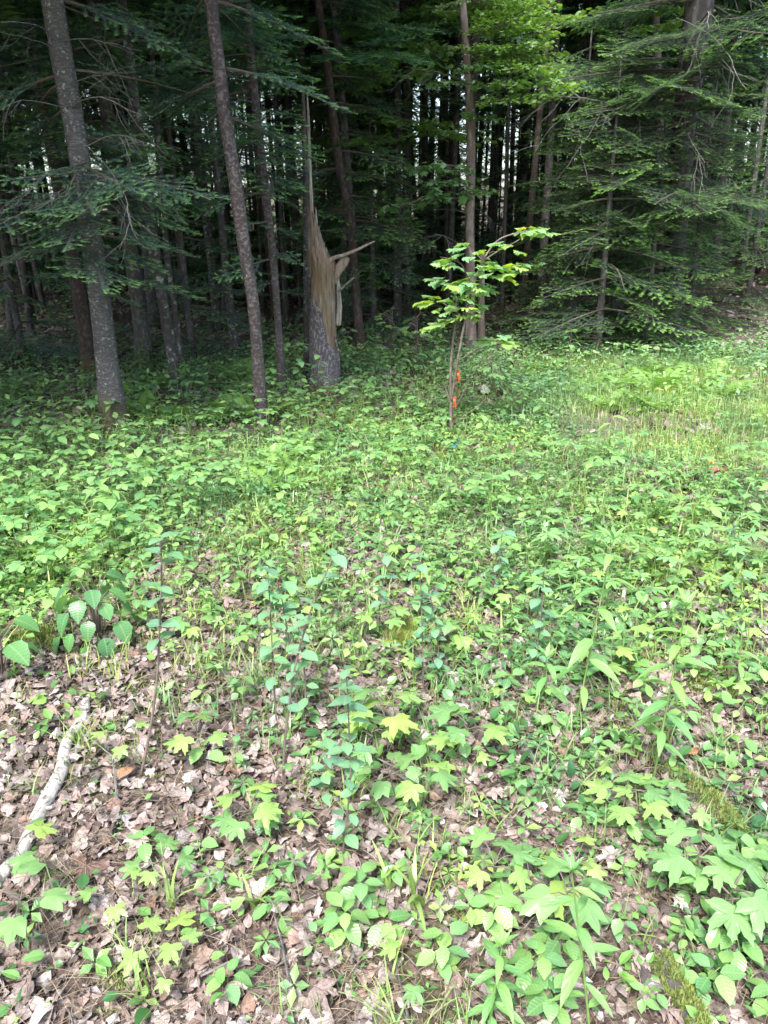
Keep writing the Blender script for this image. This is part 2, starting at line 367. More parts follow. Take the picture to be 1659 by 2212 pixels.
def litter_mat(name, cols):
    m, nd, ln = new_mat(name)
    geo = nd.new('ShaderNodeNewGeometry'); tc = nd.new('ShaderNodeTexCoord')
    rp = ramp(nd, [(i/(len(cols)-1), c) for i, c in enumerate(cols)]); ln.new(geo.outputs['Random Per Island'], rp.inputs[0])
    nz = N(nd, 'ShaderNodeTexNoise', Scale=90.0, Detail=4.0, Roughness=.7); ln.new(tc.outputs['Object'], nz.inputs['Vector'])
    c = mixc(nd, ln, 1.0, rp.outputs[0], mixc(nd, ln, nz.outputs[0], (.3, .28, .27), (1.7, 1.7, 1.7)), 'MULTIPLY')
    uv = nd.new('ShaderNodeUVMap'); sp = nd.new('ShaderNodeSeparateXYZ'); ln.new(uv.outputs[0], sp.inputs[0])
    v = math_(nd, ln, 'ABSOLUTE', math_(nd, ln, 'SUBTRACT', sp.outputs[1], .5))
    c = mixc(nd, ln, math_(nd, ln, 'MULTIPLY', math_(nd, ln, 'LESS_THAN', v, .02), .5), c, (.10, .06, .04))
    w = math_(nd, ln, 'FRACT', math_(nd, ln, 'SUBTRACT', math_(nd, ln, 'MULTIPLY', sp.outputs[0], 7.0), math_(nd, ln, 'MULTIPLY', v, 5.0)))
    c = mixc(nd, ln, math_(nd, ln, 'MULTIPLY', math_(nd, ln, 'LESS_THAN', w, .14), .35), c, (.08, .05, .04))
    hh = math_(nd, ln, 'ADD', nz.outputs[0], math_(nd, ln, 'MULTIPLY', w, .6))
    b = N(nd, 'ShaderNodeBump', Strength=.8, Distance=.006); ln.new(hh, b.inputs['Height'])
    bs = N(nd, 'ShaderNodeBsdfPrincipled', Roughness=.62); bs.inputs['Specular IOR Level'].default_value = .45
    ln.new(c, bs.inputs['Base Color']); ln.new(b.outputs[0], bs.inputs['Normal'])
    o = nd.new('ShaderNodeOutputMaterial'); ln.new(bs.outputs[0], o.inputs[0])
    return m
M['litter'] = litter_mat('dead_leaves', [(.08, .055, .05), (.22, .165, .145), (.32, .265, .245), (.15, .10, .085), (.38, .33, .31), (.23, .18, .16), (.05, .038, .034), (.28, .235, .22), (.20, .12, .085), (.35, .32, .315), (.11, .075, .065), (.26, .21, .18)])
M['straw'] = litter_mat('dead_straw', [(.42, .34, .22), (.30, .22, .14), (.55, .47, .34), (.22, .15, .10)])
M['moss'] = leaf_mat('moss', [(.07, .10, .015), (.13, .18, .025), (.22, .26, .04)], rough=.9, trans=.2, spec=.1)
M['cover'] = leaf_mat('ground_leaf', [(.03, .10, .03), (.08, .22, .05), (.18, .36, .08), (.10, .25, .08), (.26, .42, .09), (.05, .15, .045), (.15, .33, .10)], vein=7.0, rough=.36, patch=.9)
M['cover2'] = leaf_mat('glossy_ground_leaf', [(.03, .10, .028), (.08, .21, .05), (.15, .31, .07), (.05, .15, .045)], rough=.28, trans=.25, patch=.9)
M['cover_far'] = leaf_mat('undergrowth_leaf', [(.035, .11, .035), (.11, .26, .075), (.22, .39, .10), (.07, .19, .06), (.16, .33, .11)], trans=.36, patch=.9)
M['grass'] = leaf_mat('grass_blade', [(.10, .20, .04), (.17, .29, .06), (.24, .36, .08), (.28, .33, .12)], rough=.4, trans=.4, patch=.9)
M['maple'] = leaf_mat('maple_seedling_leaf', [(.18, .36, .05), (.26, .43, .07), (.12, .29, .06), (.31, .46, .06), (.15, .33, .07), (.10, .26, .06)], vein='maple', objrand=True, rough=.33, trans=.42)
M['maple_g'] = leaf_mat('striped_maple_leaf', [(.12, .29, .07), (.17, .35, .08)], vein='maple', objrand=True, rough=.33, trans=.36)
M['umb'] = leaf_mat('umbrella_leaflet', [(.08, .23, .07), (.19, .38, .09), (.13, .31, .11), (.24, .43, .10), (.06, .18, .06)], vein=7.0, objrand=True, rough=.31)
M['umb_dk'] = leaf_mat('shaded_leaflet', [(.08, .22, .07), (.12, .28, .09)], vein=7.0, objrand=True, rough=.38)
M['hobble'] = leaf_mat('ribbed_leaf', [(.06, .19, .06), (.10, .26, .07)], vein=9.0, objrand=True, rough=.33)
M['golden'] = leaf_mat('lance_leaf', [(.10, .26, .07), (.15, .33, .08), (.20, .38, .08)], vein=3.0, objrand=True, rough=.4)
M['bluish'] = leaf_mat('bluish_oval_leaf', [(.10, .24, .13), (.15, .32, .16), (.13, .30, .12)], vein=5.0, objrand=True, rough=.4)
M['oak'] = leaf_mat('sapling_leaf', [(.12, .32, .13), (.17, .38, .14), (.30, .46, .05), (.12, .31, .14)], vein=6.0, objrand=True, rough=.3, trans=.42, tcol=(1.7, 1.5, .25))
M['fern'] = leaf_mat('fern_leaf', [(.15, .31, .05), (.21, .38, .07)], rough=.45, trans=.42)
M['stem_g'] = simple_mat('green_stem', [(.10, .18, .05), (.16, .24, .07)], rough=.5)
M['stem_b'] = simple_mat('brown_stem', [(.07, .05, .045), (.16, .13, .11)], rough=.7)
M['ribbon'] = simple_mat('orange_ribbon', [(.42, .035, .006), (.52, .06, .01)], rough=.4, nscale=8, bump=.1)
M['teal'] = simple_mat('teal_plastic', [(.02, .18, .25), (.03, .26, .34)], rough=.35)
M['birch_log'] = bark_mat('birch_log_bark', (.05, .04, .035), (.32, .31, .29), (.46, .45, .42), scale=30, zst=.9, lichen=(.07, .06, .05), lam=.54, bump=.8, plates=False, lsc=42.0)
M['petal'] = simple_mat('orange_petal', [(.85, .10, .01), (.95, .22, .02)], rough=.6)

# ------------------------------------------------------------------ ground sheet
def ground():
    nx, ny = 420, 460
    u = np.linspace(-1, 1, nx); X = np.sinh(u*6.2)/np.sinh(6.2)*190
    v = np.linspace(0, 1, ny); Y = -20 + 0*v
    t = np.linspace(-1, 1, ny); Y = np.sinh(t*6.0)/np.sinh(6.0)*200 + 2.0
    XX, YY = np.meshgrid(X, Y); Z = H(XX, YY)
    Z = Z + .012*(vn(XX*23, YY*23, 3)-.5)*(np.hypot(XX, YY) < 12)
    V = np.stack([XX, YY, Z], -1).reshape(-1, 3)
    i, j = np.meshgrid(np.arange(ny-1), np.arange(nx-1), indexing='ij'); a = i*nx+j
    F = np.concatenate([np.stack([a, a+1, a+nx+1], -1).reshape(-1, 3), np.stack([a, a+nx+1, a+nx], -1).reshape(-1, 3)])
    structure(ob('ground', mk('ground', V, F, M['floor'], None, True)))
ground()

# ------------------------------------------------------------------ leaf templates (unit length along +x, face up +z)
def t_oval(w=.5, n=4, fold=.18, droop=.25, peak=.5, twist=0):
    t = np.linspace(0, 1, n+1); e = math.log(.5)/math.log(peak)
    hw = w/2*np.maximum(.03, np.sin(PI*t**e)**.8)*(1+.05*(n > 5)*np.cos(np.arange(n+1)*PI))
    z = -droop*t*t; V = []; U = []
    for i, x in enumerate(t):
        for k, s in enumerate((-1, 0, 1)):
            V.append((x, s*hw[i], z[i]+abs(s)*fold*hw[i]+twist*s*hw[i]*x)); U.append((x, .5+s*.5*hw[i]/(w/2)))
    F = []
    for i in range(n):
        for k in range(2):
            a = i*3+k; F += [(a, a+3, a+4), (a, a+4, a+1)]
    return np.array(V), np.array(F), np.array(U)
MAPLE = [(1, 0), (.90, .05), (.85, .14), (.74, .12), (.64, .19), (.57, .22), (.68, .31), (.71, .40), (.86, .58), (.68, .55), (.60, .62), (.48, .52), (.36, .46), (.25, .38), (.23, .52), (.13, .56), (.04, .70), (-.03, .54), (-.13, .46), (-.14, .25), (-.03, .04)]
MAPLE3 = [(1, 0), (.86, .08), (.76, .16), (.66, .17), (.58, .20), (.62, .32), (.66, .50), (.50, .47), (.38, .46), (.22, .44), (.06, .42), (-.08, .34), (-.12, .16), (-.04, .03)]
OAKY = [(1, 0), (.95, .08), (.84, .10), (.82, .22), (.72, .30), (.66, .16), (.58, .15), (.56, .30), (.46, .40), (.40, .20), (.33, .17), (.29, .28), (.20, .30), (.18, .13), (.08, .06), (0, .01)]
def t_poly(half, droop=.2, wave=.04, seed=0, cx=.3, small=False):
    r = np.random.default_rng(seed)
    pts = [(x, y) for x, y in half] + [(x, -y) for x, y in reversed(half) if abs(y) > 1e-6]
    o = np.array(pts); n = len(o); c = np.array([[cx, 0.0]])
    if small: P = np.vstack([o, c])
    else: P = np.vstack([o, c+(o-c)*.5, c])
    rr = np.hypot(P[:, 0], P[:, 1]); ang = np.arctan2(P[:, 1], P[:, 0])
    z = -droop*rr**2 + wave*np.cos(ang*5+1)*rr + r.normal(0, wave*.35, len(P))*rr - .10*np.abs(P[:, 1])
    V = np.column_stack([P, z]); F = []
    for i in range(n):
        j = (i+1) % n
        if small: F.append((i, j, n))
        else: F += [(i, j, n+j), (i, n+j, n+i), (n+i, n+j, 2*n)]
    F = np.array(F)[:, ::-1]
    return V, F, np.column_stack([P[:, 0], P[:, 1]+.5])
def t_blade(n=4, bend=.6, w=.03):
    t = np.linspace(0, 1, n+1); V = []; U = []
    for x in t:
        hw = w/2*(1-x)**.6+.0005
        px = bend*x*x*.8; pz = x*(1-.3*bend*x)
        V += [(px, -hw, pz), (px, hw, pz)]; U += [(x, 0.2), (x, .8)]
    F = []
    for i in range(n): a = 2*i; F += [(a, a+1, a+3), (a, a+3, a+2)]
    return np.array(V), np.array(F), np.array(U)
def t_dead(seed):
    r = np.random.default_rng(seed)
    if seed % 3 == 0: V, F, U = t_poly(MAPLE, .1, .07, seed)
    elif seed % 3 == 1: V, F, U = t_poly(OAKY if seed % 2 else MAPLE3, .1, .05, seed)
    else: V, F, U = t_oval(.6, 5, .25, .1)
    V = V.copy(); V[:, 0] -= .4
    a = r.uniform(0, PI); d = V[:, 0]*math.cos(a)+V[:, 1]*math.sin(a); e = -V[:, 0]*math.sin(a)+V[:, 1]*math.cos(a)
    V[:, 2] += r.uniform(.15, 1.1)*d*d*r.choice([-1, 1, 1]) + r.uniform(-.5, .5)*d*e + .12*np.sin(d*9+r.uniform(0, 6))*r.uniform(.2, 1)
    V[:, 2] += r.normal(0, .025, len(V)); V[:, 2] -= V[:, 2].min()
    return V, F, U
# ------------------------------------------------------------------ conifer boughs, dead branches, leafy sprays, distant crowns
def needles_on(acc, A, B, age, sp, ln, wd, r, m=0, up=.25):
    """flat rows of needles along segments A->B (n,3); age (n,) 1 on this year's growth"""
    A = np.asarray(A); B = np.asarray(B); L = np.linalg.norm(B-A, axis=1); k = np.maximum(2, (L/sp).astype(int))
    idx = np.repeat(np.arange(len(A)), k*2); n = len(idx)
    f = np.concatenate([np.repeat((np.arange(q)+.5)/q, 2) for q in k]); s = np.tile([1, -1], n//2)
    D = (B-A)/(L[:, None]+1e-9); d = D[idx]; P = A[idx]+(B-A)[idx]*f[:, None]
    side = np.cross(np.tile([0, 0, 1.0], (n, 1)), d); side /= np.linalg.norm(side, axis=1)[:, None]+1e-9
    dirn = d*.55 + side*s[:, None]*.85 + np.array([0, 0, 1])*r.normal(up, .2, n)[:, None]
    dirn /= np.linalg.norm(dirn, axis=1)[:, None]
    ll = ln*r.uniform(.75, 1.15, n)*(1-.35*f)
    w = d*wd/2
    V = np.stack([P-w, P+w, P+dirn*ll[:, None]], 1).reshape(-1, 3)
    F = np.arange(n*3).reshape(-1, 3)
    ag = age[idx]*np.clip((f-.0)*1.2, .2, 1); U = np.repeat(np.stack([ag, r.uniform(0, 1, n)], 1), 3, 0)
    acc.add(V, F, U, m)
def strips(acc, A, B, w, m=1):
    A = np.asarray(A); B = np.asarray(B); n = len(A); d = B-A
    s = np.cross(np.tile([0, 0, 1.0], (n, 1)), d); s /= np.linalg.norm(s, axis=1)[:, None]+1e-9; s *= w/2
    z = np.array([0, 0, w/2])
    V = np.stack([A-s, A+s, A+z, B], 1).reshape(-1, 3); b = np.arange(n)[:, None]*4
    F = np.concatenate([b+np.array([0, 1, 3]), b+np.array([1, 2, 3]), b+np.array([2, 0, 3])])
    acc.add(V, F, None, m)
def bough_mesh(name, L, seed, mat, sp=.009, nl=.027, sparse=0.0):
    r = np.random.default_rng(seed); acc = Acc()
    sag = r.uniform(.12, .32)
    def axz(x): return -sag*L*(x/L)**1.6 + .05*L*max(0, x/L-.7)
    ks = np.linspace(0, L, 9); P = np.array([(x, .04*L*math.sin(x/L*3+seed), axz(x)) for x in ks])
    acc.add(*tube(P, np.linspace(.006+.006*L, .002, 9), 5), m=1)
    A = []; B = []; ag = []
    def pt(x):
        return np.array([np.interp(x, ks, P[:, 0]), np.interp(x, ks, P[:, 1]), np.interp(x, ks, P[:, 2])])
    x = .16*L; side = 1
    A.append(pt(.35*L)); B.append(pt(L*.92)); ag.append(0); A.append(pt(L*.92)); B.append(pt(L)+np.array([.04, 0, .0])); ag.append(1)
    tot = []
    while x < L*.97:
        side = -side
        l = (.62*(L-x)*r.uniform(.7, 1.1)*min(1, (x/L)*3.2)+.06)
        if r.random() > sparse:
            an = side*math.radians(r.uniform(42, 62)); q = pt(x)
            d = np.array([math.cos(an), math.sin(an), r.normal(-.10, .07)]); e = q+d*l
            tot.append((q, e)); c = q+(e-q)*max(.3, 1-.08/l)
            A += [q, c]; B += [c, e]; ag += [0, 1]
            y = .05; s2 = 1
            while y < l-.03:
                s2 = -s2; l2 = (.5*(l-y)*r.uniform(.6, 1.1)+.025); a2 = an+s2*math.radians(r.uniform(40, 58))
                q2 = q+d*y; e2 = q2+np.array([math.cos(a2), math.sin(a2), r.normal(-.14, .1)])*l2
                tot.append((q2, e2)); f = max(0, 1-.06/l2)
                if f > .2: A.append(q2); B.append(q2+(e2-q2)*f); ag.append(0)
                A.append(q2+(e2-q2)*f); B.append(e2); ag.append(1)
                y += r.uniform(.035, .055)
        x += r.uniform(.035, .06)*(.8+.25*L)
    needles_on(acc, np.array(A), np.array(B), np.array(ag, float), sp*.8, nl, .0062, r)
    strips(acc, [t[0] for t in tot], [t[1] for t in tot], .0045)
    return acc.mesh(name, [mat, M['twig']])
SZ = [.55, .9, 1.35, 1.9]
BG = {}
def build_boughs():
    for kind, mt in (('fir', 'needle'), ('spruce', 'needle_dk')):
        for i, L in enumerate(SZ):
            BG[kind, i] = [bough_mesh('bough', L, 100+i*7+k+(50 if kind == 'spruce' else 0), M[mt], sp=.008+.0015*i, sparse=.08*k) for k in range(3 if i < 3 else 2)]
build_boughs()
def dead_mesh(seed, L=1.2):
    r = np.random.default_rng(seed); acc = Acc()
    def br(p, d, l, rad, lev):
        n = 7; P = [p]; 
        for _ in range(n):
            d = d+r.normal(0, .13, 3)+np.array([0, 0, -.05]); d /= np.linalg.norm(d); P.append(P[-1]+d*l/n)
        P = np.array(P); acc.add(*tube(P, np.linspace(rad, rad*.35, n+1), 5 if lev == 0 else 3, cap=False))
        if lev < 2:
            for k in range(int(r.integers(4, 8)) if lev == 0 else int(r.integers(2, 5))):
                i = int(r.integers(1, n)); a = r.uniform(.5, 1.1)*r.choice([-1, 1])
                dd = P[i+1]-P[i] if i < n else d; dd /= np.linalg.norm(dd)
                q = np.array([dd[0]*math.cos(a)-dd[1]*math.sin(a), dd[0]*math.sin(a)+dd[1]*math.cos(a), dd[2]+r.normal(-.15, .25)])
                br(P[i], q, l*r.uniform(.3, .6), rad*.5, lev+1)
    br(np.zeros(3), np.array([1, 0, .15]), L, .008, 0)
    return acc.mesh('dead_branch', [M['deadwood']])
DEAD = [dead_mesh(s) for s in range(5)]
def spray_mesh(name, L, seed, mat, nleaf=150, ls=.06):
    """flat layered twig of broad leaves"""
    r = np.random.default_rng(seed); acc = Acc()
    P = np.array([(x, .08*L*math.sin(x*3+seed), .1*x-.16*L*(x/L)**2) for x in np.linspace(0, L, 8)])
    acc.add(*tube(P, np.linspace(.009, .002, 8), 5), m=1)
    A = []; B = []; pos = []
    for x in np.arange(.2*L, L, .07):
        for s in (-1, 1):
            l = .55*(L-x)*r.uniform(.5, 1.1)+.1; a = s*r.uniform(.6, 1.1); q = np.array([x, np.interp(x, P[:, 0], P[:, 1]), np.interp(x, P[:, 0], P[:, 2])])
            e = q+np.array([math.cos(a), math.sin(a), r.normal(-.05, .06)])*l; A.append(q); B.append(e)
            for f in np.arange(.25, 1.01, .055/max(l, .06)): pos.append(q+(e-q)*f)
    strips(acc, A, B, .004)
    pos = np.array(pos)
    if len(pos) > nleaf: pos = pos[r.choice(len(pos), nleaf, False)]
    n = len(pos); pos = pos+r.normal(0, .015, (n, 3))
    acc.scat(t_poly(MAPLE3, .25, .03, seed, small=True), pos, rot(r.uniform(-PI, PI, n), r.normal(-.15, .25, n), r.normal(0, .3, n)), r.uniform(.7, 1.2, n)*ls)
    return acc.mesh(name, [mat, M['twig']])
SPRAY = [spray_mesh('leafy_branch', 1.2, s, M['can_leaf'], 200, .050) for s in range(4)]
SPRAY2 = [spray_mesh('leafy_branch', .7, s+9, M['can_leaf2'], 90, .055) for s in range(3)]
def far_crown(seed, z0, Ht, R, mat, broad=False, n=70):
    r = np.random.default_rng(seed); acc = Acc()
    if not broad:
        pl = Acc(); needles_on(pl, [(0, 0, 0)], [(.26, 0, -.02)], np.array([.0]), .02, .06, .02, r)
        needles_on(pl, [(.08, 0, 0), (.08, 0, 0)], [(.2, .1, -.02), (.2, -.1, -.02)], np.array([1.0, 1.0]), .025, .05, .018, r)
        V, F, U, _ = pl.get(); T = (V, F, U); P = []; Y = []
        for i in range(n):
            z = z0+(Ht-z0)*(i/n)**1.15; a = i*2.4+r.uniform(-.4, .4); l = R*(1-((z-z0)/(Ht-z0))**1.2*.85)*r.uniform(.7, 1.1)*(.8 if i < n*.08 else 1)
            for f in np.arange(.15, 1.0, .2/l):
                for s in (-1, 0, 1):
                    w = s*.35*l*(1-f)*r.uniform(.4, 1)
                    P.append((math.cos(a)*l*f-math.sin(a)*w, math.sin(a)*l*f+math.cos(a)*w, z-.22*l*f+r.normal(0, .03))); Y.append(a+s*.6)
        P = np.array(P); Y = np.array(Y); m = len(P)
        acc.scat(T, P, rot(Y, r.normal(-.2, .15, m), r.normal(0, .3, m)), r.uniform(.9, 1.5, m))
    else:
        P = []
        for i in range(n):
            z = r.uniform(z0, Ht); rad = R*math.sin(PI*min(.97, (z-z0)/(Ht-z0)*.75+.22))*math.sqrt(r.uniform(.1, 1)); a = r.uniform(0, 2*PI)
            c = np.array([math.cos(a)*rad, math.sin(a)*rad, z]); P.append(c+r.normal(0, 1, (34, 3))*np.array([.38, .38, .07]))
        P = np.concatenate(P); m = len(P)
        acc.scat(t_poly([(1, 0), (.55, .35), (0, .1)], .2, .02, 1, small=True), P, rot(r.uniform(-PI, PI, m), r.normal(-.2, .3, m), r.normal(0, .3, m)), r.uniform(.08, .14, m))
    return acc.mesh('crown', [mat])
CROWN = [far_crown(s, 2.2+.55*s, 11, 1.3+.1*s, M['needle_bg'], n=58) for s in range(4)]
CROWN_LO = [far_crown(20+s, .7, 5.0, 1.0, M['needle_bg'], n=48) for s in range(2)]
CROWN_B = [far_crown(40+s, .4, 10, 2.4, M['can_leaf'], True, 95) for s in range(3)]
def tr_mesh(seed, rad, mat, Ht=11):
    r = np.random.default_rng(seed); z = np.linspace(-.15, Ht, 16)
    P = np.column_stack([.12*np.sin(z*.35+seed)*z/Ht*1.5, .1*np.cos(z*.3+seed)*z/Ht, z])
    rr = rad*(1-.7*np.clip(z, 0, 11)/Ht)+rad*.35*np.exp(-np.maximum(z, 0)*5)
    a = Acc(); a.add(*tube(P, rr, 9, .12, seed))
    for k in range(9):      # broken dead twigs stuck to the trunk
        zz = r.uniform(.6, 5); an = r.uniform(0, 2*PI); p = np.array([np.interp(zz, z, P[:, 0]), np.interp(zz, z, P[:, 1]), zz]); l = r.uniform(.2, .7)
        e = p+np.array([math.cos(an)*l, math.sin(an)*l, r.uniform(-.2, .15)]); a.add(*tube(np.array([p, (p+e)/2+r.normal(0, .04, 3), e]), [.007, .005, .002], 3, cap=False))
    return a.mesh('trunk', [mat], True)
TR_DK = [tr_mesh(s, .075, M[m]) for s, m in enumerate(['bark_dark', 'bark_rough', 'bark_brown', 'bark_dark', 'bark_lichen', 'bark_rough'])]

# ------------------------------------------------------------------ named trees traced from their trunks
def px_tree(name, label, pts, mat, Y=None, height=10.5, crown=None, n=18, cz=1.0, rough=.10, group=None, cat='tree', flare=1.45, crs=1.5):
    """pts: (px, py, width px) from the base up; the trunk leans within the plane of its base"""
    g = G(pts[0][0], pts[0][1]); Yb = g[1] if Y is None else Y
    W3 = []; Rr = []
    for px, py, w in pts:
        p = at(px, py, Yb); W3.append(p); Rr.append(w*pxm(p)/2)
    W3 = np.array(W3); W3[0, 2] = min(W3[0, 2], Hs(W3[0, 0], W3[0, 1])) ; base = W3[0].copy(); base[2] = Hs(base[0], base[1])
    if height:
        d = (W3[-1]-W3[-2]); d /= np.linalg.norm(d); ext = height-W3[-1][2]
        if ext > 0: W3 = np.vstack([W3, W3[-1]+d/d[2]*ext]); Rr.append(Rr[-1]*.35)
    P = smooth_path(W3, 9); R = np.interp(np.linspace(0, 1, len(P)), np.linspace(0, 1, len(Rr)), Rr)
    h = P[:, 2]-base[2]; R = R*(1+(flare-1)*np.exp(-np.maximum(h, 0)*4.5))
    P = np.vstack([P[:1]-[0, 0, .15], P]); R = np.concatenate([R[:1]*1.08, R])
    root = bpy.data.objects.new(name, None); COL.objects.link(root); root.location = base; tag(root, label, cat, group)
    V, F, U = tube(P-base, R, n, rough, int(base[0]*50) % 97)
    ob('trunk', mk('trunk', V, F, mat, U, True), root)
    if crown is not None:
        top = P[-1]; k = np.argmin(abs(P[:, 2]-5)); c = ob('crown', crown, root); c.location = (P[k][0]-base[0], P[k][1]-base[1], cz); c.rotation_euler[2] = random.uniform(0, 6); c.scale = (crs, crs, 1)
    return root, P, R, base
def attach(root, P, base, me, tip, L0, drop=.12, name='bough', roll=0.0):
    """branch mesh of length L0 from the trunk out to the tip"""
    tip = np.asarray(tip, float); L = np.hypot(*(tip[:2]-P[np.argmin(abs(P[:, 2]-tip[2]))][:2]))
    z = tip[2]+drop*max(L, .3); k = np.argmin(abs(P[:, 2]-z)); s = P[k]; d = tip-s; L = np.linalg.norm(d)
    yaw = math.atan2(d[1], d[0]); tilt = math.asin(np.clip((d[2]+drop*L)/L, -1, 1))
    o = ob(name, me, root, M4(s-base, yaw, tilt, roll, L/L0)); return o
def bough_at(T, kind, tip, rnd=None):
    root, P, R, base = T; L = max(.3, np.hypot(*(np.asarray(tip)[:2]-P[np.argmin(abs(P[:, 2]-tip[2]))][:2])))
    i = int(np.argmin([abs(math.log(L/s)) for s in SZ])); v = BG[kind, i]; attach(root, P, base, v[random.randrange(len(v))], tip, SZ[i], .16, roll=random.uniform(-.5, .5))
def fill_boughs(T, kind, n, z0, z1, l0, l1, az=None):
    root, P, R, base = T
    for i in range(n):
        z = base[2]+random.uniform(z0, z1); a = random.uniform(0, 2*PI) if az is None else random.uniform(*az); l = random.uniform(l0, l1)
        k = np.argmin(abs(P[:, 2]-z)); tip = P[k]+np.array([math.cos(a)*l, math.sin(a)*l, -.2*l]); bough_at(T, kind, tip)
def dead_at(T, tip):
    root, P, R, base = T; o = attach(root, P, base, random.choice(DEAD), tip, 1.2, .08, 'dead_branch', random.uniform(-1, 1)); return o

T1 = px_tree('fir_tree', 'thick grey fir trunk with pale lichen spots leaning left at the far left edge', [(247, 928, 54), (236, 820, 46), (222, 700, 44), (207, 580, 43), (190, 470, 43), (172, 340, 44), (148, 200, 46), (128, 90, 47), (112, 0, 47)], M['bark_fir'], crown=CROWN[0], n=24, cz=1.0, crs=1.9)
T2 = px_tree('fir_tree', 'slender purplish grey fir trunk with white flecks left of the broken stump', [(566, 918, 25), (556, 760, 25), (545, 640, 26), (531, 560, 28), (512, 420, 29), (497, 320, 28), (484, 240, 28), (470, 120, 28), (455, 0, 28)], M['bark_slim'], crown=CROWN[1], n=20, cz=1.3)
T3 = px_tree('fir_tree', 'thin fir trunk with white scars directly behind the slender flecked trunk', [(611, 855, 16), (602, 720, 16), (590, 560, 17), (576, 440, 19), (563, 330, 20), (550, 210, 18), (540, 100, 17), (532, 0, 17)], M['bark_slim'], crown=CROWN[2], n=16, cz=1.0)
T4 = px_tree('lichen_tree', 'lichen blotched trunk of the left pair behind the thick fir', [(381, 850, 19), (370, 760, 21), (352, 650, 23), (336, 560, 24), (318, 420, 22), (300, 280, 20)], M['bark_lichen'], crown=CROWN[3], n=14)
T4b = px_tree('lichen_tree', 'thinner pale lichened stem close beside the lichen blotched trunk', [(396, 815, 12), (386, 730, 12), (374, 640, 12), (362, 560, 12), (350, 400, 11)], M['bark_lichen'], n=12)
T5 = px_tree('dark_tree', 'nearly black smooth trunk in shade right of the thick fir', [(312, 792, 34), (304, 700, 33), (290, 590, 34), (268, 470, 30), (240, 300, 28), (215, 130, 26), (205, 0, 25)], M['bark_dark'], crown=CROWN[0], n=16)
T6 = px_tree('decaying_tree', 'reddish brown crumbling trunk half hidden behind the thick fir', [(197, 800, 28), (182, 700, 32), (165, 600, 30), (150, 500, 28), (118, 350, 22), (90, 220, 20), (60, 60, 18)], M['bark_brown'], n=14, crown=CROWN[2])
T7 = px_tree('small_tree', 'short looking grey trunk between the lichened pair and the slender flecked trunk', [(512, 785, 18), (500, 690, 18), (490, 600, 16), (478, 480, 15)], M['bark_lichen'], n=12, crown=CROWN[3])
T8 = px_tree('fir_tree', 'dark brown leaning trunk just right of the broken stump', [(781, 765, 22), (770, 650, 19), (760, 520, 18), (748, 430, 19), (730, 340, 19), (716, 220, 18), (700, 90, 17), (686, 0, 17)], M['bark_brown'], n=14, crown=CROWN[1], cz=.3)
T9 = px_tree('dark_tree', 'black trunk behind the brown leaning trunk', [(775, 700, 16), (765, 560, 16), (755, 420, 17), (742, 260, 17), (730, 120, 16), (718, 0, 15)], M['bark_dark'], Y=10.6, n=12, crown=CROWN[2])
T10 = px_tree('pale_maple', 'pale barked slender trunk with a peeling seam above the flagged sapling', [(1017, 752, 22), (1016, 600, 20), (1015, 480, 20), (1017, 330, 20), (1014, 210, 19), (1007, 100, 17), (999, 0, 16)], M['bark_birch'], Y=9.2, n=14)
T10b = px_tree('broken_stub', 'pale dead stub ending halfway beside the slender pale trunk', [(1040, 750, 15), (1040, 680, 14), (1041, 600, 13), (1042, 542, 12)], M['bark_birch'], Y=9.4, height=None, n=12)
T11 = px_tree('grey_tree', 'straight thin grey trunk between the stump and the flagged sapling', [(879, 680, 15), (878, 520, 15), (876, 300, 14), (872, 120, 13), (870, 0, 13)], M['bark_rough'], Y=12.0, n=12, crown=CROWN[3])
T12 = px_tree('spruce_tree', 'massive dark spruce trunk on the right behind drooping boughs', [(1446, 735, 44), (1451, 640, 40), (1460, 520, 42), (1468, 400, 46), (1476, 280, 50), (1492, 150, 55), (1512, 0, 60)], M['bark_rough'], Y=9.6, n=22, crown=CROWN[0], cz=2.6, crs=1.1)
T13 = px_tree('rough_tree', 'thick furrowed trunk at the top right centre seen through the needles', [(1322, 700, 34), (1325, 500, 38), (1328, 300, 42), (1334, 100, 48), (1338, 0, 50)], M['bark_rough'], Y=12.5, n=18, crown=CROWN[1], cz=2)
T14 = px_tree('dead_snag', 'short whitish bare trunk with a broken foot left of the massive spruce', [(1424, 700, 14), (1426, 500, 15), (1427, 375, 17), (1424, 250, 17), (1420, 120, 17), (1414, 0, 16)], M['bark_birch'], Y=11.5, n=12)
T15 = px_tree('dead_snag', 'thin dark snag rising right behind the broken stump with its splinter', [(664, 790, 17), (664, 700, 16), (663, 600, 15), (662, 480, 14), (659, 350, 12), (656, 250, 10), (654, 190, 5)], M['bark_lichen'], Y=7.7, height=None, n=12)
T16 = px_tree('grey_tree', 'pale grey leaning trunk between the thick fir and the left picture edge', [(75, 790, 15), (60, 660, 14), (48, 540, 14), (20, 300, 13)], M['bark_rough'], Y=11.5, n=12, crown=CROWN[3])
T17 = px_tree('dark_tree', 'dark straight trunk near the left picture edge', [(30, 800, 16), (20, 650, 15), (5, 450, 15), (-20, 200, 14)], M['bark_dark'], Y=10.6, n=12, crown=CROWN[0])

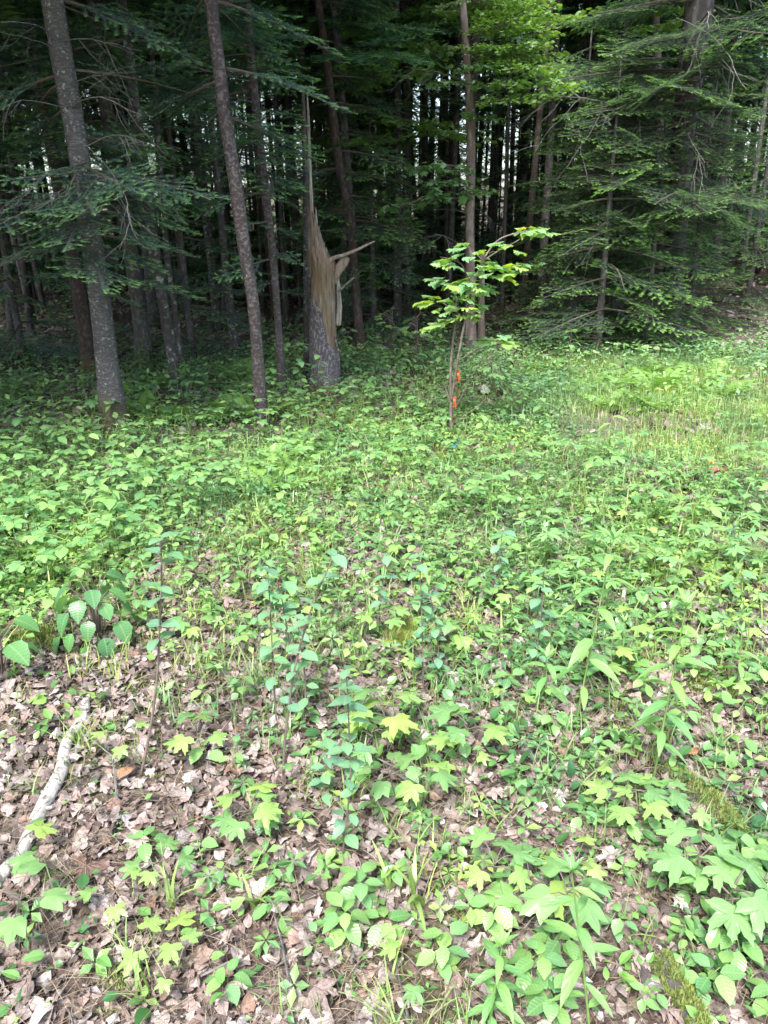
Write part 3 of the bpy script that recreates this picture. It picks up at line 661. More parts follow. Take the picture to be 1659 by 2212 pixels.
# hanging foliage of the near firs: tips read from the photograph, each at its own depth
for (x, y, Y) in [(135, 383, 5.2), (285, 405, 5.0), (50, 470, 5.0), (140, 525, 4.9), (215, 572, 5.3), (300, 660, 5.6), (330, 520, 5.2), (60, 545, 5.3), (395, 405, 5.6), (480, 415, 5.9), (350, 330, 6.0), (440, 625, 6.2), (20, 400, 5.4), (250, 620, 5.0), (180, 450, 4.9), (430, 490, 6.3), (360, 570, 6.3), (90, 600, 5.6), (-30, 560, 5.4), (420, 540, 5.8), (-40, 470, 4.8), (230, 300, 6.2), (60, 300, 6.3)]:
    bough_at(T1, 'fir', at(x, y, Y))
for (x, y, Y) in [(645, 60, 6.6), (688, 162, 6.5), (640, 245, 6.7), (620, 350, 6.5), (600, 405, 6.4), (640, 505, 6.8), (650, 565, 6.9), (655, 630, 7.2), (600, 655, 6.9), (640, 440, 7.0), (560, 20, 6.7), (480, 90, 6.7), (430, 30, 6.5), (400, 140, 6.9), (440, 330, 6.5), (505, 60, 6.4), (470, 590, 6.9), (500, 500, 6.7), (420, 450, 6.9), (640, 130, 7.0), (620, 300, 7.3), (450, 230, 7.0), (370, 230, 7.0), (660, 330, 7.4), (400, 20, 6.4), (350, 90, 6.6), (530, 620, 7.1), (610, 600, 7.4)]:
    bough_at(T3, 'fir', at(x, y, Y))
fill_boughs(T1, 'fir', 14, 1.8, 4.0, .7, 1.5, (.1, PI-.1)); fill_boughs(T2, 'fir', 14, 2.2, 4.5, .7, 1.2, (.1, PI-.1))
for (x, y, Y) in [(820, 385, 9.0), (880, 395, 9.2), (905, 350, 9.3), (850, 300, 9.0), (800, 450, 8.6), (745, 600, 8.5), (840, 480, 9), (720, 330, 8.6), (790, 240, 9.2), (690, 640, 8.8), (830, 560, 9.3), (880, 250, 9.4), (700, 470, 8.9), (760, 520, 8.5), (830, 620, 9.2), (900, 440, 9.2), (690, 200, 8.9), (840, 180, 9.3)]:
    bough_at(T8, 'spruce', at(x, y, Y))
for (x, y, Y) in [(1375, 108, 8.2), (1500, 75, 8.2), (1400, 205, 8.0), (1500, 215, 7.9), (1285, 262, 8.4), (1225, 262, 8.6), (1445, 465, 7.9), (1530, 470, 7.8), (1390, 460, 8.3), (1640, 460, 8.0), (1600, 485, 7.8), (1150, 210, 8.8), (1330, 110, 8.6), (1120, 420, 9), (1160, 470, 9), (1200, 480, 8.8), (1420, 300, 8.5), (1620, 250, 8.3), (1650, 60, 8), (1560, 340, 8.8), (1350, 320, 8.4), (1250, 380, 8.7), (1240, 320, 8.6), (1200, 430, 9), (1310, 420, 8.4), (1180, 350, 9.1), (1580, 120, 8.6), (1640, 180, 9), (1460, 240, 8.6), (1620, 380, 9), (1380, 390, 8.7), (1130, 300, 9.2), (1580, 560, 8.8), (1260, 200, 9), (1300, 160, 8.8), (1340, 510, 8.4), (1230, 520, 8.6)]:
    bough_at(T12, 'spruce', at(x, y, Y))
for (x, y, Y) in [(1640, 20, 9), (1560, 250, 8.3), (1600, 180, 8.3), (1620, 330, 8.6), (1230, 300, 8.6), (1440, 420, 8.4), (1600, 430, 8.8), (1180, 560, 9.3), (1300, 480, 8.6), (1560, 40, 8.2), (1180, 150, 9)]: dead_at(T12, at(x, y, Y))
for (x, y, Y) in [(-20, 110, 5.4), (-30, 235, 5.2), (300, 230, 5.2), (260, 400, 5.1), (400, 330, 5.5), (100, 520, 5.1), (240, 180, 5.3), (140, 380, 5.0), (380, 460, 6.2), (300, 500, 5.0), (250, 80, 5.3), (30, 60, 5.2)]: dead_at(T1, at(x, y, Y))
for (x, y, Y) in [(430, 220, 6.6), (350, 180, 6.5), (400, 300, 6.7), (470, 330, 6.9), (380, 100, 6.5), (600, 480, 7.2)]: dead_at(T3, at(x, y, Y))
for (x, y, Y) in [(900, 560, 8.6), (960, 480, 8.8), (1080, 450, 8.9), (880, 190, 8.8), (940, 400, 8.8)]: dead_at(T10, at(x, y, Y))
B_ = (.15, PI-.15)
for T, kind, n, z0, z1, l0, l1, az in ((T3, 'fir', 14, 1.5, 3.8, .7, 1.3, (1.2, PI+.2)), (T4, 'fir', 16, 1.6, 4, .7, 1.4, None), (T8, 'spruce', 26, 1.3, 4.6, .6, 1.3, (-.8, PI-.3)), (T12, 'spruce', 34, .9, 5, .9, 2.0, None), (T11, 'spruce', 18, 2.0, 5.5, .7, 1.2, None), (T13, 'spruce', 16, 1.5, 5.5, .9, 1.7, None), (T9, 'fir', 18, 1.2, 4.8, .7, 1.2, B_), (T5, 'fir', 16, 1.7, 4.5, .7, 1.4, None), (T16, 'fir', 14, 1.2, 5, .8, 1.4, None), (T17, 'fir', 12, 1.2, 5, .8, 1.4, None), (T7, 'fir', 12, 1.2, 4.6, .6, 1.2, None), (T14, 'spruce', 14, 2.4, 5.5, .8, 1.4, None), (T6, 'fir', 18, 1.6, 4.5, .7, 1.3, B_)):
    fill_boughs(T, kind, n, z0, z1, l0, l1, az)
# lime leaves of the pale maple
def spray_at(T, me, tip, L0): attach(T[0], T[1], T[3], me, tip, L0, .10, 'leafy_branch', random.uniform(-.2, .2))
for (x, y, Y) in [(1100, 30, 8.6), (1150, 60, 8.4), (1210, 20, 8.3), (1180, 110, 8.3), (1215, 170, 8.2), (1240, 200, 8.1), (1200, 225, 8.3), (1130, 150, 8.5), (1080, 110, 8.6), (1060, 60, 8.9), (1120, 190, 8.4), (1160, 230, 8.3), (1050, 150, 8.8), (950, 30, 8.8), (1080, 10, 9.2), (1260, 50, 8.6), (1150, 20, 9.3), (1200, 70, 9.0), (1100, 85, 8.9), (1230, 135, 8.8)]:
    spray_at(T10, SPRAY[random.randrange(4)], at(x, y, Y), 1.2)
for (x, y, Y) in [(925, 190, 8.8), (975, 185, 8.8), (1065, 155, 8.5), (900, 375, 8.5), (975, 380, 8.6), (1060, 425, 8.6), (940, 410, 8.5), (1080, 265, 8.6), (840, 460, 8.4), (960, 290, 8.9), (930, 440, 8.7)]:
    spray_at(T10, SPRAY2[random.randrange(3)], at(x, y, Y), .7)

for i in range(24):
    x, y = random.uniform(1000, 1240), random.uniform(-10, 215); 
    if y > 60+(x-1010)*.95: continue
    spray_at(T10, SPRAY[random.randrange(4)], at(x, y, random.uniform(8.3, 10.2)), 1.2)
for i in range(34): spray_at(T11, random.choice(SPRAY+SPRAY2), at(random.uniform(740, 1010), random.uniform(-10, 330), random.uniform(9.6, 12)), 1.2)
for i in range(26): spray_at(T5, random.choice(SPRAY), at(random.uniform(-10, 460), random.uniform(-20, 330), random.uniform(8.5, 12)), 1.2)
for i in range(16): spray_at(T13, random.choice(SPRAY), at(random.uniform(1180, 1500), random.uniform(-20, 250), random.uniform(10, 12)), 1.2)
# unseen firs added past the left of the view to shade the ground
for i, (x, y) in enumerate([(-4.9, 5.6), (-5.9, 3.9), (-6.6, 6.6), (-6.2, 8.3), (-7.6, 5.0), (-4.6, 2.4), (-6.3, 1.5), (-4.3, 4.6), (-4.9, 7.0)]):
    root = bpy.data.objects.new('fir_tree', None); COL.objects.link(root); root.location = (x, y, Hs(x, y)); tag(root, 'unseen fir tree added just outside the left side of the view for shade', 'tree', 'unseen fir trees added just outside the left side for shade')
    t = ob('trunk', TR_DK[2], root); t.scale = (1.3, 1.3, 1.1); c = ob('crown', CROWN[i % 4], root); c.scale = (1.6, 1.6, 1); c.rotation_euler[2] = i
# understory spruces whose skirts reach the ground at the right of centre
def young_spruce(px, py, Y, ht, n, l, label, kind='spruce'):
    g = at(px, py, Y); g[2] = Hs(g[0], g[1]); b = g
    P = np.array([b+[0, 0, z] for z in np.linspace(-.1, ht, 20)])
    root = bpy.data.objects.new('young_spruce', None); COL.objects.link(root); root.location = b; tag(root, label, 'tree')
    V, F, U = tube(P-b, np.linspace(.05, .008, 20), 8); ob('trunk', mk('trunk', V, F, M['bark_dark'], U, True), root)
    T = (root, P, None, b)
    for i in range(n):
        f = (i+.5)/n; z = b[2]+.25+f*(ht-.3); a = i*2.4+random.uniform(-.3, .3); ll = l*(1-f*.8)*random.uniform(.8, 1.15)
        bough_at(T, kind, np.array([b[0]+math.cos(a)*ll, b[1]+math.sin(a)*ll, max(z-.25*ll, Hs(b[0], b[1])+.08)]))
    return T
young_spruce(1290, 760, 8.9, 3.0, 46, 1.25, 'dark young spruce whose skirt touches the ground right of the flagged sapling')
young_spruce(1390, 750, 9.1, 2.4, 34, 1.15, 'dark young spruce tucked against the foot of the massive spruce')
young_spruce(1180, 770, 10.2, 2.2, 30, 1.0, 'small dull green spruce behind the flagged sapling on its right')
young_spruce(1230, 760, 9.6, 3.4, 46, 1.2, 'dark spruce between the flagged sapling and the young spruce with its skirt on the ground')
young_spruce(1480, 740, 10.4, 3.2, 44, 1.2, 'dark bushy spruce right behind the foot of the massive spruce')
young_spruce(1600, 745, 11.8, 3.4, 40, 1.3, 'dusky spruce above the brown litter slope at the right edge')
young_spruce(810, 780, 11.2, 3.6, 40, 1.2, 'bluish green young fir in shade right behind the broken stump', 'fir')
young_spruce(420, 800, 9.2, 3.4, 36, 1.25, 'blue green fir behind the lichened pair of trunks', 'fir')
young_spruce(60, 820, 9.0, 3.2, 30, 1.2, 'dim blue green fir at the left edge behind the thick trunk', 'fir')
young_spruce(960, 770, 13.5, 4.2, 40, 1.2, 'dark narrow spruce deep in the wood above the flagged sapling')

# ------------------------------------------------------------------ broken stump
def stump():
    Y = G(700, 838)[1]
    def q(x, y): return at(x, y, Y)
    b = q(699, 838); b[2] = Hs(b[0], b[1]); k = pxm(b)
    root = bpy.data.objects.new('broken_stump', None); COL.objects.link(root); root.location = b
    tag(root, 'tall broken stump with bare tan wood, rough bark foot and a long splinter spire', 'tree stump')
    # bark foot with an uneven upper edge
    n = 40; rows = 34
    def prof(y):      # centre and half width of the stump outline at photo row y
        c = np.interp(y, [455, 500, 560, 600, 650, 700, 760, 838, 860], [681, 685, 697, 699, 697, 697, 699, 700, 700])
        h = np.interp(y, [455, 500, 560, 600, 650, 700, 760, 838, 860], [7, 17, 27, 24, 25, 27, 30, 34, 35]); return c, h
    th = np.arange(n)*2*PI/n; V = []; 
    fr = np.interp(np.cos(th), [-1, -.35, -.05, .12, .25, .75, 1], [650, 656, 668, 690, 735, 744, 766]); top = np.where(np.sin(th) < .3, fr, 690) + 14*(vn(th*5, th*0, 8)-.5)
    # angle 0 = right (+x), -pi/2 = towards the camera
    for r in range(rows):
        f = r/(rows-1)
        for j in range(n):
            y = 865+(top[j]-865)*f; c, h = prof(y); p = q(c, y); w = h*k*(1.04+.05*(vn(th[j]*6, y*.06, 2)-.5)+.05*(vn(th[j]*14, y*.12, 6)-.5)); w *= 1+.12*max(0, (y-800)/60)
            V.append((p[0]-b[0]+math.cos(th[j])*w, p[1]-b[1]+math.sin(th[j])*w, p[2]-b[2]))
    for j in range(n):   # rim folded inwards so the bark has thickness
        c, h = prof(top[j]); p = q(c, top[j]+2); w = h*k*.93; V.append((p[0]-b[0]+math.cos(th[j])*w, p[1]-b[1]+math.sin(th[j])*w, p[2]-b[2]-.01))
    i, j = np.meshgrid(np.arange(rows), np.arange(n), indexing='ij'); j2 = (j+1) % n
    F = np.concatenate([np.stack([i*n+j, i*n+j2, (i+1)*n+j2], -1).reshape(-1, 3), np.stack([i*n+j, (i+1)*n+j2, (i+1)*n+j], -1).reshape(-1, 3)])
    ob('bark', mk('bark', V, F, M['bark_stump'], None, True), root)
    # bare wood shell, torn top with a high left side
    n = 84; th = np.arange(n)*2*PI/n; V = []; rows = 44
    topy = np.interp(np.cos(th), [-1, -.5, 0, .45, .8, 1], [456, 460, 474, 505, 545, 568]) + 14*(vn(th*6, th*0+3, 1)-.5) - 26*np.clip(vn(th*12, th*0, 4)-.6, 0, 1)*2.5 + 16*np.clip(vn(th*9, th*0, 7)-.6, 0, 1)*2.5
    def inner(y): return np.interp(y, [455, 480, 520, 550, 575, 600, 700, 838], [679, 682, 686, 690, 697, 699, 697, 700]), np.interp(y, [455, 480, 520, 550, 575, 600, 700, 838], [11, 14, 19, 23, 26, 23.5, 25.5, 29])
    for r in range(rows):
        f = r/(rows-1)
        for jj in range(n):
            y = 800+(topy[jj]-800)*f; c, h = inner(y); p = q(c, y); w = h*k*(1+.16*(vn(th[jj]*6, y*.012, 12)-.5)+.13*(vn(th[jj]*15, y*.02, 2)-.5))
            V.append((p[0]-b[0]+math.cos(th[jj])*w, p[1]-b[1]+math.sin(th[jj])*w, p[2]-b[2]))
    for r in range(4):
        for jj in range(n):
            y = topy[jj]+4+r*22; c, h = inner(y); p = q(c, y); w = h*k*(.78-.16*r)
            V.append((p[0]-b[0]+math.cos(th[jj])*w, p[1]-b[1]+math.sin(th[jj])*w, p[2]-b[2]))
    R2 = rows+4; i, j = np.meshgrid(np.arange(R2-1), np.arange(n), indexing='ij'); j2 = (j+1) % n
    F = np.concatenate([np.stack([i*n+j, i*n+j2, (i+1)*n+j2], -1).reshape(-1, 3), np.stack([i*n+j, (i+1)*n+j2, (i+1)*n+j], -1).reshape(-1, 3)])
    c = len(V); V.append(tuple(np.mean(V[-n:], axis=0)-[0, 0, .05])); e = np.arange(n); F = np.vstack([F, np.stack([(R2-1)*n+e, (R2-1)*n+(e+1) % n, np.full(n, c)], 1)])
    ob('bare_wood', mk('bare_wood', V, F, M['wood'], None, True), root)
    def sliver(name, pts, mat, flat=.5, Yo=0.0, n=7):
        P = smooth_path([at(x, y, Y+Yo+(z[0] if z else 0))-b for x, y, w, *z in pts], 5); R = np.interp(np.linspace(0, 1, len(P)), np.linspace(0, 1, len(pts)), [w*k/2 for _, _, w, *_ in pts])
        V, F, U = tube(P, R, n, .22, 5); V = V.copy(); V[:len(P)*n, 1] = np.repeat(P[:, 1], n) + (V[:len(P)*n, 1]-np.repeat(P[:, 1], n))*flat
        return ob(name, mk(name, V, F, mat, U, False), root)
    sliver('splinter_spire', [(676, 560, 14), (674, 480, 9), (671, 400, 7), (668, 320, 7), (666, 250, 5), (664, 209, 1.5)], M['wood_grey'], .6, -.03)
    sliver('splinter', [(686, 520, 8), (684, 480, 5), (682, 448, 1.5)], M['wood_grey'], .4, -.05)
    for k_, (x_, y_, t_) in enumerate([(676, 500, 470), (680, 505, 462), (690, 530, 488), (696, 545, 505), (702, 560, 522), (707, 572, 540), (686, 540, 500), (712, 585, 552)]):
        sliver('splinter', [(x_, y_+60, 5), (x_-.5, y_, 4), (x_-2+k_ % 3, t_, .8)], M['wood_grey'] if k_ % 2 else M['wood'], .6, -.075+.02*(k_ % 4))
    sliver('broken_limb', [(694, 580, 22), (706, 568, 13), (722, 557, 8), (742, 551, 7), (768, 541, 6), (790, 530, 5), (810, 521, 2.5)], M['wood_grey'], .8, -.06, 9)
    sliver('torn_shard', [(726, 612, 5), (728, 596, 12), (734, 580, 20), (743, 566, 20), (752, 556, 9)], M['wood_grey'], .35, -.02, 8)
    sliver('hanging_strip', [(724, 585, 5), (730, 610, 7), (732, 640, 10), (733, 668, 11), (731, 700, 11), (731, 702, 3)], M['wood_grey'], .35, .0, 8)
    sliver('twig', [(731, 630, 5), (748, 614, 4), (765, 599, 4)], M['deadwood'], .8, -.02)
    sliver('bark_strip', [(723, 725, 3), (730, 760, 4), (733, 800, 4), (731, 830, 3)], M['bark_stump'], .5, -.02)
stump()

# ------------------------------------------------------------------ the wood behind: slender trunks, each a tree of its own
named = [t[3][:2] for t in (T1, T2, T3, T4, T5, T6, T7, T8, T9, T10, T11, T12, T13, T14, T15, T16, T17)]
def zone_label(px, Y):
    d = 'slender dark conifer at the wood edge' if Y < 15 else ('thin dark conifer inside the wood' if Y < 22 else 'very thin conifer deep in the wood')
    s = 'left of the thick fir' if px < 180 else 'between thick fir and stump' if px < 690 else 'between stump and flagged sapling' if px < 960 else 'between flagged sapling and massive spruce' if px < 1440 else 'right of the massive spruce'
    return d+' '+s
def forest():
    pts = list(named); k = 0; tries = 0
    while k < 300 and tries < 20000:
        tries += 1
        Y = 11+13.5*random.random()**1.1; x = random.uniform(-.78, .78)*Y
        px = CX+FPX*x/(Y*math.cos(PITCH))*.98
        
        if Y < 13 and px > 1480: continue
        if px < 420 and Y > 15 and random.random() < .7: continue
        if 1250 < px < 1500 and Y > 15 and random.random() < .5: continue
        dmin = .75 if Y < 16 else .8
        if any((x-a)**2+(Y-b)**2 < dmin*dmin for a, b in pts): continue
        pts.append((x, Y)); k += 1
        root = bpy.data.objects.new('slender_conifer', None); COL.objects.link(root)
        root.location = (x, Y, Hs(x, Y)); root.rotation_euler = (random.gauss(0, .02), random.gauss(-.0, .03), random.uniform(0, 6.28)); s = random.uniform(.4, 1.15); hgt = random.uniform(.85, 1.25)
        lb = zone_label(px, Y); tag(root, lb, 'tree', 'slender trees: '+lb)
        t = ob('trunk', random.choice(TR_DK), root); t.scale = (s, s, hgt)
        c = ob('crown', random.choice(CROWN), root); c.scale = (1, 1, hgt); c.location[2] = random.uniform(.4, 3.2)
forest()
def understory():
    for i in range(64):
        Y = random.uniform(12, 24); x = random.uniform(-.6, .6)*Y; px = CX+FPX*x/Y
        root = bpy.data.objects.new('small_conifer', None); COL.objects.link(root); root.location = (x, Y, Hs(x, Y)); root.rotation_euler[2] = random.uniform(0, 6)
        s = random.uniform(.6, 1.1); lb = 'small shaded conifer under the tall trees '+('on the left side' if px < 690 else 'behind the middle of the clearing' if px < 1100 else 'on the right side')
        tag(root, lb, 'tree', 'undergrowth trees: '+lb)
        t = ob('trunk', TR_DK[0], root); t.scale = (.35, .35, .45*s); c = ob('crown', random.choice(CROWN_LO), root); c.scale = (s, s, s)
understory()
def backwood():
    for i in range(72):
        Y = random.uniform(26.5, 42); x = random.uniform(-.72, .72)*Y; px = CX+FPX*x/Y
        root = bpy.data.objects.new('broadleaf_tree', None); COL.objects.link(root); root.location = (x, Y, Hs(x, Y)); root.rotation_euler[2] = random.uniform(0, 6)
        lb = 'bright leafy tree glimpsed through the far trunks '+('on the left' if px < 690 else 'in the middle' if px < 1100 else 'on the right')
        tag(root, lb, 'tree', 'far leafy trees: '+lb)
        t = ob('trunk', random.choice(TR_DK), root); t.scale = (1.4, 1.4, 1.1); s = random.uniform(.85, 1.25); c = ob('crown', random.choice(CROWN_B), root); c.scale = (s, s, s)
backwood()
# ------------------------------------------------------------------ ground layer: dead leaves, small leaves, grass, moss (uncountable)
def stuff(name, acc, mats, label, cat, smooth=False):
    o = ob(name, acc.mesh(name, mats, smooth)); tag(o, label, cat, None, 'stuff'); return o
def sector(n, y0, y1, slope=.64, pad=.7, r=rng):
    y = np.sqrt(r.uniform(0, 1, n)*((y1+pad/slope)**2-(y0+pad/slope)**2)+(y0+pad/slope)**2)-pad/slope
    x = r.uniform(-1, 1, n)*(slope*y+pad); return x, y
def area(y0, y1, slope=.64, pad=.7): return slope*(y1*y1-y0*y0)+2*pad*(y1-y0)
def pxpy(x, y, z=None):
    z = H(x, y) if z is None else z
    d = np.stack([x-CAM[0], y-CAM[1], z-CAM[2]], -1); q = d@f0
    return CX+FPX*(d@RR)/q, CY-FPX*(d@UU)/q
def cover(x, y):
    """0 bare litter .. 1 closed plant cover"""
    px, py = pxpy(x, y)
    c = np.interp(py, [760, 900, 1100, 1250, 1400, 1550, 1700, 1850, 2000, 2212], [.9, 1, 1, .92, .74, .6, .56, .58, .62, .62])
    left = np.clip((700-px)/400, 0, 1)*np.clip((py-1330)/120, 0, 1)
    c = c - .30*left
    c = c + .25*np.clip((px-900)/500, 0, 1)*np.clip((py-1750)/200, 0, 1)
    c = c - .45*np.clip((620-px)/160, 0, 1)*np.clip((1000-py)/60, 0, 1)          # shade under the trees
    c = c - .75*np.clip((px-1440)/60, 0, 1)*np.clip((770-py)/40, 0, 1)           # brown slope
    c = c - .6*np.clip((y-9.5)/2, 0, 1)
    c = c - .5*np.clip((px-1150)/100, 0, 1)*np.clip((py-800)/30, 0, 1)*np.clip((1000-py)/40, 0, 1)
    n = fbm(x*1.1+7, y*1.1, 31, 3)
    return np.clip(c+(n-.5)*1.5, 0.02, 1.15)
def place(n, y0, y1, dens_f, r=rng):
    x, y = sector(n, y0, y1); k = r.uniform(0, 1, len(x)) < dens_f(x, y); return x[k], y[k]
DT = [t_dead(s) for s in range(15)]
DSH = [[(1, 0), (.8, .2), (.62, .2), (.5, .42), (.3, .35), (.05, .15)], [(1, 0), (.85, .25), (.5, .3), (.2, .4), (0, .2)], [(1, 0), (.7, .28), (.3, .36), (.05, .15)], [(1, 0), (.8, .1), (.6, .35), (.5, .2), (.2, .42), (0, .3)]]
def t_dead_small(seed):
    r = np.random.default_rng(seed+200); V, F, U = t_poly(DSH[seed % 4], .1, .12, seed, small=True); V = V.copy(); V[:, 0] -= .4
    d = V[:, 0]; V[:, 1] *= r.uniform(.7, 1.3); V[:, :2] += r.normal(0, .05, (len(V), 2)); V[:, 2] += r.uniform(-.9, 1.5)*d*d + r.uniform(-1, 1)*d*V[:, 1]+r.normal(0, .08, len(V))+r.uniform(-.3, 1.2)*V[:, 1]**2; V[:, 2] -= V[:, 2].min(); return V, F, U
DTS = [t_dead_small(s) for s in range(12)]
def litter():
    a = Acc(); n = int(area(.5, 4.6)*110); x, y = sector(n, .5, 4.6)
    which = rng.integers(0, 15, n)
    for w in range(15):
        k = which == w; m = k.sum(); z = H(x[k], y[k])+rng.uniform(0, .022, m)
        a.scat(DT[w], np.stack([x[k], y[k], z], 1), rot(rng.uniform(-PI, PI, m), rng.normal(0, .28, m), rng.normal(0, .28, m)+PI*(rng.random(m) < .4)), rng.uniform(.026, .055, m)*np.where(rng.random(m) < .06, 1.4, 1))
    n = int(area(.5, 4.8)*3000); x, y = sector(n, .5, 4.8); which = rng.integers(0, 12, n)
    for w in range(12):
        k = which == w; m = k.sum(); z = H(x[k], y[k])+rng.uniform(-.002, .012, m)
        a.scat(DTS[w], np.stack([x[k], y[k], z], 1), rot(rng.uniform(-PI, PI, m), rng.normal(0, .4, m), rng.normal(0, .4, m)+PI*(rng.random(m) < .4)), rng.uniform(.014, .048, m))
    DF = [t_poly([(1, 0), (.7, .3), (.3, .45), (0, .12)], s, .15, w, small=True) for w, s in enumerate((.6, -.4, 1.2))]
    n = int(area(4.6, 20)*70); x, y = sector(n, 4.6, 20); which = rng.integers(0, 3, n)
    for w in range(3):
        k = which == w; m = k.sum(); z = H(x[k], y[k])+rng.uniform(.003, .03, m)
        a.scat(DF[w], np.stack([x[k], y[k], z], 1), rot(rng.uniform(-PI, PI, m), rng.normal(0, .3, m), rng.normal(0, .3, m)), rng.uniform(.05, .11, m))
    stuff('dead_leaf_litter', a, M['litter'], 'brown and pinkish fallen leaves carpeting the ground', 'leaf litter', True)
litter()
def straw():
    a = Acc(); T = [t_blade(3, b, .014) for b in (.3, .8, 1.4)]
    x, y = place(int(area(.5, 5)*2600), .5, 5, lambda x, y: .25+1.1*np.clip(fbm(x*1.7, y*1.7, 77)-.42, 0, 1)*3); n = len(x); w = rng.integers(0, 3, n)
    for i in range(3):
        k = w == i; m = k.sum()
        a.scat(T[i], np.stack([x[k], y[k], H(x[k], y[k])+rng.uniform(.004, .03, m)], 1), rot(rng.uniform(-PI, PI, m), rng.normal(-1.35, .25, m), 0), rng.uniform(.05, .16, m))
    stuff('dead_straw', a, M['straw'], 'dry straw coloured grass and needles lying on the litter', 'straw')
    a = Acc(); n = 420; x, y = sector(n, .7, 8)
    for i in range(n):
        an = rng.uniform(0, PI); l = rng.uniform(.08, .45); p = np.array([x[i], y[i], Hs(x[i], y[i])+.02]); d = np.array([math.cos(an), math.sin(an), rng.normal(0, .06)])*l
        a.add(*tube(np.array([p, p+d*.5+rng.normal(0, .012, 3), p+d]), [.003, .0025, .0012], 4, cap=False))
    stuff('fallen_twigs', a, M['deadwood'], 'thin grey twigs scattered on the forest floor', 'twigs')
straw()
OV = [t_oval(.62, 4, .22, .22, .42), t_oval(.5, 4, .28, .35, .45), t_oval(.72, 4, .15, .15, .48)]
OVs = [t_oval(.6, 2, .2, .25, .45), t_oval(.45, 2, .25, .3, .45), t_oval(.75, 2, .15, .15, .5)]
def whorl(T, k, lift=.15):
    a = Acc(); an = np.arange(k)*2*PI/k; a.scat(T, np.stack([np.cos(an)*.08, np.sin(an)*.08, 0*an], 1), rot(an, lift, 0), np.full(k, 1.0)*(1-.12*(np.arange(k) % 2)))
    V, F, U, _ = a.get(); return V, F, U
WH = [whorl(OVs[1], 5), whorl(OVs[0], 4, .3), whorl(OVs[1], 6, .05), whorl(OVs[0], 3, .4)]
def scatter_leaves(a, T, x, y, s0, s1, z0, z1, tl, rl, t0=.1, weights=None):
    n = len(x); w = rng.integers(0, len(T), n)
    for i, t in enumerate(T):
        k = w == i; m = int(k.sum())
        a.scat(t, np.stack([x[k], y[k], H(x[k], y[k])+rng.uniform(z0, z1, m)], 1), rot(rng.uniform(-PI, PI, m), rng.normal(t0, tl, m), rng.normal(0, rl, m)), rng.uniform(s0, s1, m))
def ground_leaves():
    c2 = lambda s, f=1.9, lo=.0: (lambda x, y: cover(x, y)*np.clip((fbm(x*f, y*f, s)-.36)*4, lo, 1))
    a = Acc()   # upright glossy mayflower leaves close to the camera, in pairs
    x, y = place(int(area(.5, 4.2)*620), .5, 4.2, c2(41)); scatter_leaves(a, OV, x, y, .024, .052, .015, .05, .35, .4, .55)
    x, y = place(int(area(.5, 4.2)*1300), .5, 4.2, c2(43)); scatter_leaves(a, OVs, x, y, .012, .026, .006, .03, .25, .25)
    stuff('mayflower_leaves', a, M['cover2'], 'small glossy upright oval leaves dotted over the near litter', 'ground cover')
    a = Acc()
    x, y = place(int(area(.5, 4.2)*260), .5, 4.2, c2(45, 1.3)); scatter_leaves(a, WH, x, y, .022, .042, .015, .07, .2, .2)
    x, y = place(int(area(2.4, 6.5)*1700), 2.2, 6.5, c2(47, 1.5, .35)); scatter_leaves(a, OVs, x, y, .018, .044, .02, .12, .3, .35)
    x, y = place(int(area(2.4, 6.5)*340), 2.4, 6.5, c2(49, 1.5, .35)); scatter_leaves(a, WH, x, y, .02, .04, .03, .14, .2, .2)
    stuff('low_green_cover', a, M['cover'], 'mixed fresh green low leaves covering the floor of the clearing', 'ground cover')
    a = Acc(); T = [t_poly([(1, 0), (.55, .3), (0, .08)], .25, .03, s, small=True) for s in range(3)]+[t_oval(.5, 2, .2, .3)]
    x, y = place(int(area(6.2, 11.5)*1400), 6.2, 11.5, c2(51, 1.2, .3)); scatter_leaves(a, T, x, y, .03, .062, .02, .22, .3, .35)
    x, y = place(int(area(11.5, 20)*60), 11.5, 20, lambda x, y: np.clip((fbm(x*.7, y*.7, 53)-.45)*5, .05, 1)); scatter_leaves(a, T, x, y, .05, .1, .03, .3, .3, .35)
    x, y = place(int(area(4.5, 9.5)*200), 4.5, 9.5, lambda x, y: (x < -.6-.0*y)*np.clip((fbm(x*1.1, y*1.1, 57)-.35)*4, .2, 1)*(x < -.19*y+.6)); scatter_leaves(a, T, x, y, .04, .08, .03, .25, .3, .3)
    stuff('far_undergrowth', a, M['cover_far'], 'dense green undergrowth running back to the foot of the trees', 'undergrowth')
    # brown dry low twiggy slope on the far right
    a = Acc(); x, y = sector(9000, 10, 17); k = (x > .36*y)*(rng.random(len(x)) < .8); x, y = x[k], y[k]
    scatter_leaves(a, T[:3], x, y, .03, .06, .03, .3, .6, .5)
    stuff('brown_brush', a, M['litter'], 'brown dry brush on the rising ground at the far right', 'brush')
ground_leaves()
